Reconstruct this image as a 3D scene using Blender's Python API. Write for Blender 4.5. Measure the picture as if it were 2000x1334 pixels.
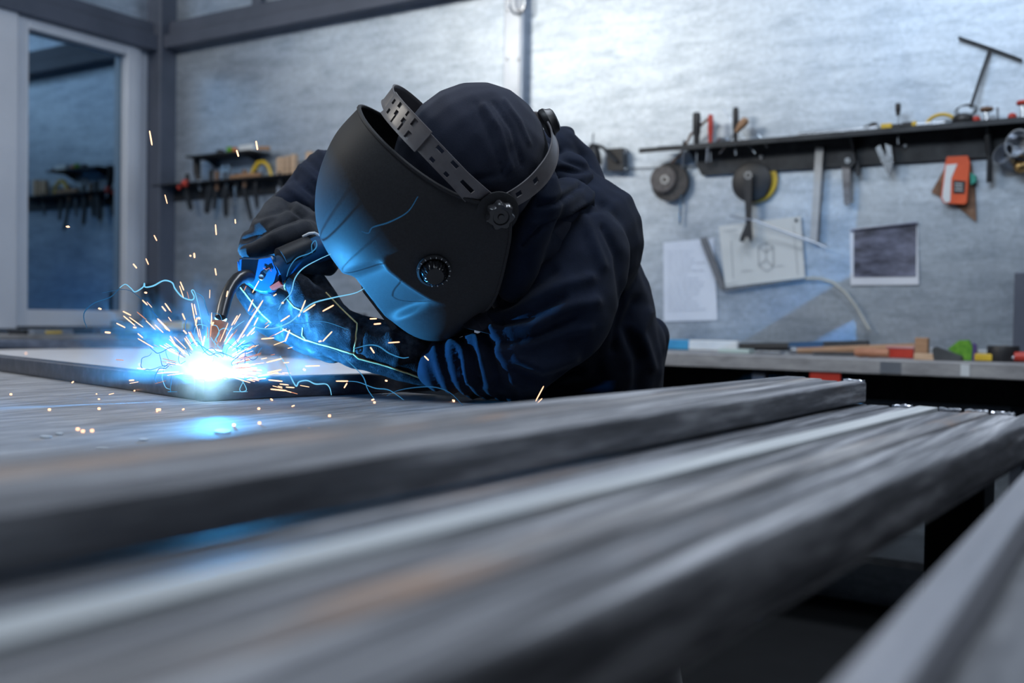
import bpy, bmesh, math, random
import numpy as np
from mathutils import Vector, Matrix
random.seed(7)
PI = math.pi
sc = bpy.context.scene
COL = sc.collection
for o in list(bpy.data.objects):
    bpy.data.objects.remove(o)

# ------------------------------------------------------------------ camera
CAM = Vector((0, 0, .976)); FPX = 1990.0
ROLL = math.radians(.9); PITCH = math.atan(45 / 1990)
cf = Vector((0, math.cos(PITCH), -math.sin(PITCH)))
_u = Vector((0, math.sin(PITCH), math.cos(PITCH))); _r = Vector((1, 0, 0))
cr = _r * math.cos(ROLL) + _u * math.sin(ROLL)
cu = _u * math.cos(ROLL) - _r * math.sin(ROLL)
cam = bpy.data.cameras.new('camera'); co = bpy.data.objects.new('camera', cam); COL.objects.link(co)
co.matrix_world = Matrix(((cr.x, cu.x, -cf.x, CAM.x), (cr.y, cu.y, -cf.y, CAM.y), (cr.z, cu.z, -cf.z, CAM.z), (0, 0, 0, 1)))
cam.sensor_width = 36; cam.lens = FPX / 2000 * 36; cam.clip_start = .02; cam.clip_end = 60
cam.dof.use_dof = True; cam.dof.focus_distance = 1.45; cam.dof.aperture_fstop = 3.5
sc.camera = co
sc.view_settings.view_transform = 'Standard'; sc.view_settings.look = 'None'
sc.view_settings.gamma = 1; sc.view_settings.use_curve_mapping = False
sc.view_settings.exposure = 0.0
sc.cycles.use_denoising = True
sc.cycles.sample_clamp_indirect = 6
sc.cycles.volume_bounces = 0
# ------------------------------------------------------------------ world
w = bpy.data.worlds.new('world'); sc.world = w; w.use_nodes = True
bg = w.node_tree.nodes['Background']; bg.inputs[0].default_value = (.34, .44, .66, 1); bg.inputs[1].default_value = .02
# ------------------------------------------------------------------ lamps of the hall (tubes at the ceiling), plus an added fill
def area(name, loc, target, sx, sy, power, col):
    l = bpy.data.lights.new(name, 'AREA'); l.shape = 'RECTANGLE'; l.size = sx; l.size_y = sy; l.energy = power; l.color = col
    o = bpy.data.objects.new(name, l); COL.objects.link(o); o.location = loc
    d = Vector(target) - Vector(loc); o.rotation_euler = d.to_track_quat('-Z', 'Y').to_euler(); return o
area('ceiling_or_fill_light', (-3.0, 2.15, 3.05), (.4, 3.9, 1.6), 1.5, .35, 44, (1, .95, .86))
area('ceiling_or_fill_light', (-.9, .5, 3.15), (1.0, 3.7, 1.3), 2.2, .9, 35, (.74, .87, 1))
area('ceiling_or_fill_light', (2.3, .9, 3.1), (-2.3, 4.6, 1.5), 1.6, .4, 15, (.84, .92, 1))  # added fill light to brighten the left wall, no known lamp
area('ceiling_or_fill_light', (.6, 1.9, 3.3), (.0, 1.6, 0), 1.6, .4, 40, (.80, .88, 1))
# the welding arc
arcl = bpy.data.lights.new('welding_arc_light', 'POINT'); arcl.energy = 42; arcl.color = (.05, .39, .92); arcl.shadow_soft_size = .002
arco = bpy.data.objects.new('welding_arc_light', arcl); COL.objects.link(arco)

# ------------------------------------------------------------------ geometry helpers
def ray(px, py): return cf + cr * ((px - 1000) / FPX) - cu * ((py - 667) / FPX)
def P(px, py, d): return CAM + ray(px, py) * d
def onz(px, py, z):
    r = ray(px, py); return CAM + r * ((z - CAM.z) / r.z)
UD = Vector((.532, .847, 0)).normalized()      # along the left wall, away from the camera
VD = Vector((-UD.y, UD.x, 0))                   # along the right wall, towards the corner
WR = -VD                                        # right wall, pointing right
WN = -UD                                        # right wall normal, into the room
LN = -VD                                        # left wall normal, into the room
WP = Vector((.686, 3.9, 0)); CORNER = Vector((-1.90, 5.52, 0))
WP = CORNER + WR * ((WP - CORNER).dot(WR))
def W(px, py, off=0.):
    r = ray(px, py); p0 = WP + WN * off; return CAM + r * ((p0 - CAM).dot(WN) / r.dot(WN))
def LW(px, py, off=0.):
    r = ray(px, py); p0 = CORNER + LN * off; return CAM + r * ((p0 - CAM).dot(LN) / r.dot(LN))
def WZ(px, z, off):
    a = W(px, 600, off); return Vector((a.x, a.y, z))
TZ = .85

class MB:
    def __init__(s): s.v = []; s.f = []
    def add(s, vs, fs):
        n = len(s.v); s.v += [Vector(x) for x in vs]; s.f += [tuple(i + n for i in f) for f in fs]; return s
    def box(s, c, ax, h, bev=0):
        c = Vector(c); X, Y, Z = [Vector(a).normalized() for a in ax]
        if bev <= 0:
            vs = [c + X * (h[0] * i) + Y * (h[1] * j) + Z * (h[2] * k) for k in (-1, 1) for j in (-1, 1) for i in (-1, 1)]
            return s.add(vs, [(0, 2, 3, 1), (4, 5, 7, 6), (0, 1, 5, 4), (2, 6, 7, 3), (0, 4, 6, 2), (1, 3, 7, 5)])
        bm = bmesh.new(); bmesh.ops.create_cube(bm, size=2)
        for v in bm.verts: v.co = Vector((v.co.x * h[0], v.co.y * h[1], v.co.z * h[2]))
        bmesh.ops.bevel(bm, geom=bm.edges[:] + bm.verts[:], offset=min(bev, min(h) * .95), segments=2, affect='EDGES', profile=.5)
        bm.verts.index_update()
        s.add([c + X * v.co.x + Y * v.co.y + Z * v.co.z for v in bm.verts], [tuple(v.index for v in f.verts) for f in bm.faces]); bm.free(); return s
    def aabox(s, a, b, bev=0):
        a, b = Vector(a), Vector(b); return s.box((a + b) / 2, ((1, 0, 0), (0, 1, 0), (0, 0, 1)), (b - a) / 2, bev)
    def tube(s, pts, r, n=10, caps=True, flat=None):
        pts = [Vector(p) for p in pts]; m = len(pts); rs = r if isinstance(r, (list, tuple)) else [r] * m
        up = None; base = len(s.v)
        for i, p in enumerate(pts):
            t = (pts[min(i + 1, m - 1)] - pts[max(i - 1, 0)]).normalized()
            if up is None: up = t.orthogonal().normalized() if flat is None else (Vector(flat[0]) - t * Vector(flat[0]).dot(t)).normalized()
            up = (up - t * up.dot(t)).normalized(); q = t.cross(up); k = 1 if flat is None else flat[1]
            for j in range(n):
                a = 2 * PI * j / n; s.v.append(p + up * (math.cos(a) * rs[i]) + q * (math.sin(a) * rs[i] * k))
        for i in range(m - 1):
            for j in range(n):
                a = base + i * n + j; b = base + i * n + (j + 1) % n; s.f.append((a, b, b + n, a + n))
        if caps: s.f.append(tuple(base + j for j in reversed(range(n)))); s.f.append(tuple(base + (m - 1) * n + j for j in range(n)))
        return s
    def prism(s, poly, ext):
        ext = Vector(ext); n = len(poly); poly = [Vector(p) for p in poly]
        fs = [tuple(range(n)), tuple(reversed(range(n, 2 * n)))] + [(i, i + n, (i + 1) % n + n, (i + 1) % n) for i in range(n)]
        return s.add(poly + [p + ext for p in poly], fs)
    def lathe(s, c, ax, prof, n=28):
        c = Vector(c); ax = Vector(ax).normalized(); e1 = ax.orthogonal().normalized(); e2 = ax.cross(e1); b = len(s.v)
        for r, h in prof:
            for j in range(n):
                a = 2 * PI * j / n; s.v.append(c + ax * h + (e1 * math.cos(a) + e2 * math.sin(a)) * max(r, 1e-5))
        for i in range(len(prof) - 1):
            for j in range(n):
                a = b + i * n + j; q = b + i * n + (j + 1) % n; s.f.append((a, q, q + n, a + n))
        return s
    def ball(s, c, r, n=10, ax=None):
        c = Vector(c); r = Vector((r, r, r)) if not hasattr(r, '__len__') else Vector(r); X, Y, Z = ax or (Vector((1, 0, 0)), Vector((0, 1, 0)), Vector((0, 0, 1)))
        b = len(s.v); m = n
        for i in range(m + 1):
            t = PI * i / m
            for j in range(2 * n):
                a = PI * j / n; s.v.append(c + X * (r.x * math.sin(t) * math.cos(a)) + Y * (r.y * math.sin(t) * math.sin(a)) + Z * (r.z * math.cos(t)))
        for i in range(m):
            for j in range(2 * n):
                a = b + i * 2 * n + j; q = b + i * 2 * n + (j + 1) % (2 * n); s.f.append((a, a + 2 * n, q + 2 * n, q))
        return s

def build(name, mb, mat, parent=None, smooth=False, label=None, cat=None, group=None, kind=None, ang=35):
    me = bpy.data.meshes.new(name)
    vs = mb.v; lo = Vector((min(v.x for v in vs), min(v.y for v in vs), min(v.z for v in vs))); hi = Vector((max(v.x for v in vs), max(v.y for v in vs), max(v.z for v in vs)))
    org = Vector(((lo.x + hi.x) / 2, (lo.y + hi.y) / 2, lo.z))
    me.from_pydata([v - org for v in vs], [], mb.f); me.update()
    bm = bmesh.new(); bm.from_mesh(me); bmesh.ops.remove_doubles(bm, verts=bm.verts, dist=1e-6); bmesh.ops.recalc_face_normals(bm, faces=bm.faces); bm.to_mesh(me); bm.free()
    if mat: me.materials.append(mat)
    if smooth:
        me.shade_smooth()
        try: me.set_sharp_from_angle(angle=math.radians(ang))
        except Exception: pass
    o = bpy.data.objects.new(name, me); COL.objects.link(o)
    if parent:
        o.parent = parent; o.location = org - wloc(parent)
    else: o.location = org
    tag(o, label, cat, group, kind); return o
def wloc(o):
    l = o.location.copy()
    while o.parent: o = o.parent; l += o.location
    return l
def tag(o, label=None, cat=None, group=None, kind=None):
    for k, v in (('label', label), ('category', cat), ('group', group), ('kind', kind)):
        if v: o[k] = v
    return o
def thing(name, loc, label, cat, group=None, kind=None):
    o = bpy.data.objects.new(name, None); COL.objects.link(o); o.location = loc; o.empty_display_size = .05
    return tag(o, label, cat, group, kind)

# ------------------------------------------------------------------ materials
def mat(name, col, rough=.5, metal=0., **kw):
    m = bpy.data.materials.new(name); m.use_nodes = True; nt = m.node_tree; b = nt.nodes['Principled BSDF']
    b.inputs['Base Color'].default_value = (*col, 1); b.inputs['Roughness'].default_value = rough; b.inputs['Metallic'].default_value = metal
    for k, v in kw.items(): b.inputs[k.replace('_', ' ')].default_value = v
    return m
def N(nt, t, **kw):
    n = nt.nodes.new(t)
    for k, v in kw.items():
        if k in n.inputs: n.inputs[k].default_value = v
        else: setattr(n, k, v)
    return n
def noisy(m, cols, scale=8, stretch=(1, 1, 1), detail=6, rng=(.3, .7), rough=None, bump=0, bscale=None, coord='Object', dist=0, bdist=.002):
    """colour ramp over stretched noise; optional roughness range and bump"""
    nt = m.node_tree; b = nt.nodes['Principled BSDF']; L = nt.links
    tc = N(nt, 'ShaderNodeTexCoord'); mp = N(nt, 'ShaderNodeMapping'); mp.inputs['Scale'].default_value = stretch
    L.new(tc.outputs[coord], mp.inputs[0])
    no = N(nt, 'ShaderNodeTexNoise', Scale=scale, Detail=detail, Roughness=.62, Distortion=dist); L.new(mp.outputs[0], no.inputs['Vector'])
    cr_ = N(nt, 'ShaderNodeValToRGB'); e = cr_.color_ramp.elements
    for i, c in enumerate(cols):
        p = rng[0] + (rng[1] - rng[0]) * i / (len(cols) - 1)
        el = e[i] if i < 2 else e.new(p)
        el.position = p; el.color = (*c, 1)
    L.new(no.outputs[0], cr_.inputs[0]); L.new(cr_.outputs[0], b.inputs['Base Color'])
    if rough:
        mr = N(nt, 'ShaderNodeMapRange'); mr.inputs[1].default_value = .3; mr.inputs[2].default_value = .7; mr.inputs[3].default_value = rough[0]; mr.inputs[4].default_value = rough[1]
        L.new(no.outputs[0], mr.inputs[0]); L.new(mr.outputs[0], b.inputs['Roughness'])
    if bump:
        n2 = N(nt, 'ShaderNodeTexNoise', Scale=bscale or scale * 6, Detail=5); L.new(mp.outputs[0], n2.inputs['Vector'])
        bp = N(nt, 'ShaderNodeBump', Strength=bump, Distance=bdist); L.new(n2.outputs[0], bp.inputs['Height']); L.new(bp.outputs[0], b.inputs['Normal'])
    return m
def emis(name, col, s):
    m = bpy.data.materials.new(name); m.use_nodes = True; nt = m.node_tree; nt.nodes.clear()
    e = N(nt, 'ShaderNodeEmission', Strength=s); e.inputs[0].default_value = (*col, 1); o = N(nt, 'ShaderNodeOutputMaterial'); nt.links.new(e.outputs[0], o.inputs[0]); return m

def galvanized():
    m = mat('galvanized_sheet', (.5, .55, .6), .4, .75); nt = m.node_tree; b = nt.nodes['Principled BSDF']; L = nt.links
    tc = N(nt, 'ShaderNodeTexCoord')
    mp = N(nt, 'ShaderNodeMapping'); mp.inputs['Rotation'].default_value = (0, 0, -math.atan2(UD.x, UD.y)); L.new(tc.outputs['Object'], mp.inputs[0])
    sm = N(nt, 'ShaderNodeMapping'); sm.inputs['Scale'].default_value = (5, 5, 26); L.new(mp.outputs[0], sm.inputs[0])
    n1 = N(nt, 'ShaderNodeTexNoise', Scale=1.0, Detail=9, Roughness=.72, Distortion=.3); L.new(sm.outputs[0], n1.inputs['Vector'])
    n2 = N(nt, 'ShaderNodeTexNoise', Scale=1.6, Detail=5, Roughness=.6, Distortion=.6); L.new(mp.outputs[0], n2.inputs['Vector'])
    vo = N(nt, 'ShaderNodeTexVoronoi', Scale=70); L.new(mp.outputs[0], vo.inputs['Vector'])
    r1 = N(nt, 'ShaderNodeValToRGB'); r1.color_ramp.elements[0].position = .28; r1.color_ramp.elements[0].color = (.35, .41, .48, 1); r1.color_ramp.elements[1].position = .58; r1.color_ramp.elements[1].color = (.56, .63, .71, 1)
    L.new(n1.outputs[0], r1.inputs[0])
    r2 = N(nt, 'ShaderNodeValToRGB'); r2.color_ramp.elements[0].position = .3; r2.color_ramp.elements[0].color = (.74, .76, .8, 1); r2.color_ramp.elements[1].position = .62; r2.color_ramp.elements[1].color = (1, 1, 1, 1)
    L.new(n2.outputs[0], r2.inputs[0])
    mx = N(nt, 'ShaderNodeMix', data_type='RGBA', blend_type='MULTIPLY'); mx.inputs[0].default_value = 1
    L.new(r1.outputs[0], mx.inputs[6]); L.new(r2.outputs[0], mx.inputs[7])
    bw = N(nt, 'ShaderNodeRGBToBW'); L.new(vo.outputs['Color'], bw.inputs[0])
    mr = N(nt, 'ShaderNodeMapRange'); mr.inputs[3].default_value = .88; mr.inputs[4].default_value = 1.08; L.new(bw.outputs[0], mr.inputs[0])
    m2 = N(nt, 'ShaderNodeMix', data_type='RGBA', blend_type='MULTIPLY'); m2.inputs[0].default_value = 1
    L.new(mx.outputs[2], m2.inputs[6]); L.new(mr.outputs[0], m2.inputs[7]); L.new(m2.outputs[2], b.inputs['Base Color'])
    rr = N(nt, 'ShaderNodeMapRange'); rr.inputs[1].default_value = .3; rr.inputs[2].default_value = .7; rr.inputs[3].default_value = .36; rr.inputs[4].default_value = .46
    L.new(n2.outputs[0], rr.inputs[0]); L.new(rr.outputs[0], b.inputs['Roughness'])
    bp = N(nt, 'ShaderNodeBump', Strength=.12, Distance=.02); L.new(n2.outputs[0], bp.inputs['Height']); L.new(bp.outputs[0], b.inputs['Normal'])
    return m
GALV = galvanized()
def streaked(name, cols, rust=0., metal=.65, rough=(.3, .5), rng=(.3, .7), rot=True, sc_=(2, 60, 40), rustpos=.62):
    """rolled steel, streaks along the room axis, with rust patches"""
    m = mat(name, cols[0], .4, metal); nt = m.node_tree; b = nt.nodes['Principled BSDF']; L = nt.links
    tc = N(nt, 'ShaderNodeTexCoord'); oi = N(nt, 'ShaderNodeObjectInfo')
    add = N(nt, 'ShaderNodeVectorMath', operation='MULTIPLY_ADD'); L.new(oi.outputs['Random'], add.inputs[0]); add.inputs[1].default_value = (7, 3, 5); 
    mp = N(nt, 'ShaderNodeMapping'); mp.inputs['Rotation'].default_value = (0, 0, -math.atan2(UD.y, UD.x)); L.new(tc.outputs['Object'], mp.inputs[0]); L.new(mp.outputs[0], add.inputs[2])
    sm = N(nt, 'ShaderNodeMapping'); sm.inputs['Scale'].default_value = sc_; L.new(add.outputs[0], sm.inputs[0])
    n1 = N(nt, 'ShaderNodeTexNoise', Scale=1, Detail=8, Roughness=.7); L.new(sm.outputs[0], n1.inputs['Vector'])
    r1 = N(nt, 'ShaderNodeValToRGB'); e = r1.color_ramp.elements
    for i, c in enumerate(cols):
        p = rng[0] + (rng[1] - rng[0]) * i / (len(cols) - 1); el = e[i] if i < 2 else e.new(p); el.position = p; el.color = (*c, 1)
    L.new(n1.outputs[0], r1.inputs[0]); out = r1.outputs[0]
    if rust:
        s2 = N(nt, 'ShaderNodeMapping'); s2.inputs['Scale'].default_value = (3.2, 18, 18); L.new(add.outputs[0], s2.inputs[0])
        n2 = N(nt, 'ShaderNodeTexNoise', Scale=1, Detail=6, Roughness=.6); L.new(s2.outputs[0], n2.inputs['Vector'])
        r2 = N(nt, 'ShaderNodeMapRange'); r2.inputs[1].default_value = rustpos; r2.inputs[2].default_value = rustpos + .12; r2.inputs[4].default_value = rust; L.new(n2.outputs[0], r2.inputs[0])
        mx = N(nt, 'ShaderNodeMix', data_type='RGBA'); L.new(r2.outputs[0], mx.inputs[0]); L.new(out, mx.inputs[6]); mx.inputs[7].default_value = (.46, .25, .13, 1); out = mx.outputs[2]
    L.new(out, b.inputs['Base Color'])
    rr = N(nt, 'ShaderNodeMapRange'); rr.inputs[1].default_value = .3; rr.inputs[2].default_value = .7; rr.inputs[3].default_value = rough[0]; rr.inputs[4].default_value = rough[1]
    L.new(n1.outputs[0], rr.inputs[0]); L.new(rr.outputs[0], b.inputs['Roughness'])
    bp = N(nt, 'ShaderNodeBump', Strength=.25, Distance=.0006); L.new(n1.outputs[0], bp.inputs['Height']); L.new(bp.outputs[0], b.inputs['Normal'])
    return m
STEEL = streaked('rolled_steel', [(.030, .032, .040), (.165, .17, .19), (.6, .61, .65)], rust=.3, rng=(.33, .66), metal=.22, rough=(.5, .64), sc_=(2.2, 75, 60))
STEELR = streaked('rusty_rolled_steel', [(.06, .06, .065), (.22, .22, .235), (.55, .54, .54)], rust=.6, rustpos=.5, rng=(.32, .66), metal=.25, rough=(.5, .62), sc_=(2.2, 60, 60))
STEELL = streaked('bright_flat_steel', [(.42, .45, .48), (.55, .58, .6), (.66, .68, .7)], rust=.15, metal=.1, rough=(.55, .7))
TABLE = streaked('table_plate', [(.13, .135, .15), (.24, .245, .265), (.40, .405, .43)], rust=.05, metal=.0, rough=(.6, .75), sc_=(9, 55, 30), rng=(.25, .68)); TABLE.node_tree.nodes['Principled BSDF'].inputs['Specular IOR Level'].default_value = .14
SHEET = streaked('layout_plate', [(.62, .62, .66), (.72, .72, .76), (.8, .8, .83)], metal=.3, rough=(.4, .5), sc_=(5, 9, 9))
FRAME_M = streaked('frame_tube', [(.06, .07, .09), (.11, .12, .15), (.2, .21, .25)], rust=.1, metal=.6)
PAINT = noisy(mat('grey_paint', (.13, .15, .2), .5, .2), [(.075, .09, .125), (.11, .125, .17)], scale=3, bump=.1)
PAINTL = noisy(mat('light_grey_profile', (.5, .52, .58), .42, .2), [(.62, .64, .70), (.72, .74, .80)], scale=2.5, bump=.05)
POSTM = noisy(mat('galvanized_post', (.3, .33, .38), .35, .7), [(.28, .31, .37), (.42, .46, .52)], scale=4, bump=.1)
GLASS = noisy(mat('dark_reflective_glass', (.2, .3, .38), .035, 1), [(.17, .25, .33), (.2, .29, .37)], scale=2)
FLOORM = noisy(mat('concrete', (.05, .055, .06), .8), [(.004, .0045, .006), (.010, .011, .013)], scale=3, bump=.3)
CEILM = noisy(mat('ceiling_sheet', (.3, .33, .36), .6, .2), [(.22, .25, .28), (.3, .33, .36)], scale=3)
BENCHM = noisy(mat('bench_board', (.33, .33, .34), .7), [(.20, .20, .21), (.31, .31, .325), (.40, .40, .41)], scale=9, stretch=(1, 1, 4), bump=.3)
DARKM = noisy(mat('dark_steel', (.03, .033, .04), .45, .5), [(.018, .02, .025), (.05, .055, .062)], scale=14, bump=.2)
BLACKP = noisy(mat('black_plastic', (.012, .012, .014), .45), [(.01, .01, .012), (.022, .022, .025)], scale=20, bump=.1)
CHROME = noisy(mat('bright_steel', (.6, .63, .67), .25, 1), [(.45, .48, .52), (.7, .73, .78)], scale=25, bump=.1)
WOOD = noisy(mat('wood', (.42, .25, .13), .6), [(.30, .16, .085), (.48, .29, .17)], scale=9, stretch=(1, 1, 8), bump=.2)
WOODL = noisy(mat('pale_wood', (.6, .42, .28), .6), [(.5, .33, .2), (.7, .5, .35)], scale=9, stretch=(1, 1, 5), bump=.2)
RED = noisy(mat('red_paint', (.55, .05, .03), .4), [(.42, .03, .02), (.62, .06, .035)], scale=12)
ORANGE = noisy(mat('orange_plastic', (.75, .12, .03), .4), [(.62, .08, .02), (.8, .13, .04)], scale=10)
YELLOW = noisy(mat('yellow_paint', (.7, .48, .03), .45), [(.55, .36, .02), (.78, .54, .05)], scale=10)
GREEN = noisy(mat('green_pad', (.12, .36, .03), .9), [(.06, .24, .02), (.2, .46, .05)], scale=60, bump=.8)
TEAL = noisy(mat('teal_plastic', (.02, .3, .24), .5), [(.02, .25, .2), (.03, .34, .27)], scale=10)
BLUEP = noisy(mat('blue_plastic', (.01, .06, .2), .38), [(.006, .055, .14), (.009, .07, .18)], scale=20, bump=.05)
BLUEL = noisy(mat('light_blue_paint', (.04, .3, .55), .5), [(.03, .24, .48), (.05, .34, .6)], scale=10)
WHITE = noisy(mat('white_plastic', (.7, .74, .78), .5), [(.62, .66, .7), (.76, .8, .83)], scale=10)
BROWN = noisy(mat('brown_abrasive', (.2, .12, .08), .85), [(.15, .085, .055), (.26, .16, .11)], scale=40, bump=.5)
PURPLE = noisy(mat('violet_plastic', (.09, .05, .2), .5), [(.07, .04, .17), (.11, .07, .25)], scale=10)
ABR = noisy(mat('grinding_disc_grit', (.07, .065, .06), .9), [(.05, .045, .042), (.12, .105, .095)], scale=70, bump=.6)
COPPER = noisy(mat('copper', (.7, .34, .24), .4, .35), [(.62, .27, .18), (.85, .48, .36)], scale=40, bump=.1)
def cloth(name, c0, c1, fuzz=.5, sheen=.25):
    m = noisy(mat(name, c0, .92), [c0, c1], scale=26, detail=8, bump=fuzz, bscale=700, bdist=.0006)
    b = m.node_tree.nodes['Principled BSDF']; b.inputs['Sheen Weight'].default_value = sheen; b.inputs['Sheen Roughness'].default_value = .6; b.inputs['Specular IOR Level'].default_value = .08; return m
FLEECE = cloth('navy_fleece', (.0055, .0095, .021), (.010, .016, .036), sheen=.05)
CAPM = cloth('cap_cloth', (.014, .018, .034), (.022, .027, .048), sheen=.1)
LEATHER = noisy(mat('suede_leather', (.01, .01, .014), .95), [(.003, .004, .006), (.018, .021, .028), (.075, .085, .10)], scale=34, detail=12, rng=(.36, .70), bump=1.0, bscale=500, bdist=.0012)
LEATHER.node_tree.nodes['Principled BSDF'].inputs['Specular IOR Level'].default_value = .1
KNIT = cloth('dark_glove', (.010, .012, .017), (.032, .035, .044), fuzz=.9, sheen=.1)
DENIM = cloth('dark_trousers', (.01, .012, .02), (.018, .02, .03))
PIPING = noisy(mat('yellow_piping', (.6, .47, .2), .7), [(.5, .38, .15), (.68, .55, .28)], scale=60)
HELM = noisy(mat('helmet_shell_plastic', (.025, .025, .028), .5), [(.028, .028, .030), (.040, .040, .043)], scale=300, bump=.35, bscale=900, bdist=.0003, rough=(.6, .7)); HELM.node_tree.nodes['Principled BSDF'].inputs['Specular IOR Level'].default_value = .22
BAND = noisy(mat('grey_nylon_band', (.12, .11, .115), .4), [(.11, .10, .105), (.16, .15, .155)], scale=30, bump=.05)
INNER = mat('helmet_lining', (.01, .01, .011), .7)
SKIN = noisy(mat('skin', (.5, .3, .22), .5, Subsurface_Weight=.1), [(.46, .27, .2), (.55, .34, .26)], scale=12)

# ------------------------------------------------------------------ the room
def wallquad(name, a, b, z0, z1, m, n, th=.02, **kw):
    mb = MB(); a = Vector((a.x, a.y, 0)); b = Vector((b.x, b.y, 0)); ax = (b - a).normalized()
    mb.box(((a + b) / 2) + Vector((0, 0, (z0 + z1) / 2)) - n * (th / 2), (ax, n, (0, 0, 1)), ((b - a).length / 2, th / 2, (z1 - z0) / 2)); return build(name, mb, m, **kw)
def X4(p): return Vector((p.x, p.y, 0))
RIGHT_END = CORNER + WR * 7.2; LEFT_END = CORNER - UD * 7.6
FL = MB(); cen = (CORNER + RIGHT_END + LEFT_END + (LEFT_END + WR * 7.2)) / 4
FL.box(cen + Vector((0, 0, -.05)), (WR, UD, (0, 0, 1)), (3.7, 3.9, .05)); build('floor', FL, FLOORM, kind='structure')
CL = MB(); CL.box(cen + Vector((0, 0, 3.45)), (WR, UD, (0, 0, 1)), (3.7, 3.9, .05)); build('ceiling', CL, CEILM, kind='structure')
# right wall : sheet panels on a backing
wr = wallquad('wall_right', CORNER, RIGHT_END, 0, 3.4, DARKM, WN, .05, kind='structure'); wr.location -= WN * .012
ZB = W(330, 82).z                                  # height of the ring beam
def sof(px): return (W(px, 300) - CORNER).dot(WR)  # distance along the wall from the corner
sp = sof(1007)
seams = [0, sp, sp + 2.45, 7.2]
for i in range(3):
    for z0, z1 in ((0, ZB), (ZB, 3.4)):
        g = .0015
        wallquad('panel', CORNER + WR * (seams[i] + g), CORNER + WR * (seams[i + 1] - g), z0 + g, z1 - g, GALV, WN, .008, parent=wr)
# left wall with window
w0 = LW(45, 300); w1 = LW(240, 300); ztop = LW(140, 82).z; zbot = LW(140, 606).z
wl = wallquad('wall_left', LEFT_END, CORNER, 0, zbot - .09, GALV, LN, .03, kind='structure')
wallquad('panel', LEFT_END, CORNER, ztop + .06, 3.4, GALV, LN, .03, parent=wl)
wallquad('panel', LEFT_END, LW(-30, 300), zbot - .09, ztop + .06, PAINTL, LN, .03, parent=wl)
wallquad('panel', LW(263, 300), CORNER, zbot - .09, ztop + .06, PAINTL, LN, .03, parent=wl)
win = thing('window_1', X4((w0 + w1) / 2) + Vector((0, 0, zbot)), None, None, kind='structure')
def lbar(name, s0, s1, z0, z1, off, th, m, parent=None, bev=.004, **kw):
    mb = MB(); a = CORNER - UD * s0; b = CORNER - UD * s1; c = (a + b) / 2 + LN * (off + th / 2) + Vector((0, 0, (z0 + z1) / 2))
    mb.box(c, (UD, LN, (0, 0, 1)), (abs(s1 - s0) / 2, th / 2, (z1 - z0) / 2), bev); return build(name, mb, m, parent=parent, **kw)
def ls(px): return (CORNER - LW(px, 300)).dot(UD)
lbar('glass', ls(238), ls(45), zbot, ztop, -.02, .008, GLASS, win, 0)
lbar('window_frame', ls(256), ls(238), zbot - .08, ztop + .05, -.01, .05, PAINTL, win)
lbar('window_frame', ls(46), ls(20), zbot - .08, ztop + .05, -.01, .05, PAINTL, win)
lbar('window_frame', ls(238), ls(46), ztop, ztop + .05, -.01, .05, PAINTL, win)
lbar('window_frame', ls(238), ls(46), zbot - .08, zbot, -.01, .05, PAINTL, win)
lbar('window_frame', ls(20), ls(-25), zbot - .09, ztop + .16, -.01, .07, PAINTL, win)
lbar('window_frame', ls(267), ls(257), zbot - .09, ztop + .05, 0, .03, PAINTL, win)
# ring beam and posts
def beam_l(z0, z1, th, m=PAINT, name='trim_1'): return lbar(name, .0, 5, z0, z1, 0, th, m, None, .004, kind='structure')
beam_l(ZB + .012, ZB + .075, .05); beam_l(ZB - .075, ZB + .008, .085, name='trim_2')
def wbar(name, s0, s1, z0, z1, off, th, m, parent=None, bev=.004, **kw):
    mb = MB(); c = CORNER + WR * ((s0 + s1) / 2) + WN * (off + th / 2) + Vector((0, 0, (z0 + z1) / 2))
    mb.box(c, (WR, WN, (0, 0, 1)), (abs(s1 - s0) / 2, th / 2, (z1 - z0) / 2), bev); return build(name, mb, m, parent=parent, **kw)
wbar('trim_3', .0, 7, ZB + .012, ZB + .085, 0, .05, PAINT, kind='structure'); wbar('trim_4', 0, 7, ZB - .06, ZB + .008, 0, .085, PAINT, kind='structure')
mb = MB(); mb.box(CORNER + WR * .05 + WN * .05 + Vector((0, 0, 1.7)), (WR, WN, (0, 0, 1)), (.055, .055, 1.7), .006); build('trim_5', mb, PAINT, kind='structure')
p1 = sof(985); p2 = sof(1028)
post = wbar('trim_6', p1, p2, 0, 3.4, 0, .02, POSTM, kind='structure')
for px in (997, 1014):
    for py in (116, 20):
        mb = MB(); c = W(px - (6 if px < 1000 else 2), py, .02); mb.lathe(c, WN, [(.0, .006), (.006, .005), (.008, 0)], 12); build('screw', mb, CHROME, parent=post, smooth=True)
mb = MB(); mb.tube([WZ(1012, .9, .032), WZ(1012, 3.4, .032)], .011, 12); build('conduit_pipe', mb, POSTM, smooth=True, label='thin vertical conduit pipe running down the seam post above the hooded head', cat='pipe')
mb = MB(); mb.tube([W(1000 + 13 * math.cos(a), -5 + 30 * abs(math.sin(a)) * (1 if a > 0 else -1), .05) if False else W(1010 + 14 * math.cos(a), 8 + 20 * math.sin(a), .05) for a in [PI * i / 10 for i in range(11)]] , .005, 8)
mb.tube([W(1024, 8, .05), W(1026, -40, .05)], .005, 8); mb.tube([W(996, 8, .05), W(994, -40, .05)], .005, 8)
build('wire_hook', mb, CHROME, smooth=True, label='bright U shaped wire hook at the top of the seam post', cat='hook')
s5 = sof(508); wbar('trim_7', s5 - .03, s5 + .03, ZB + .08, 3.4, 0, .04, PAINT, kind='structure')
sr = sof(2003); wbar('trim_8', sr - .02, sr + .02, 0, 1.15, 0, .03, PAINT, kind='structure')
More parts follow.
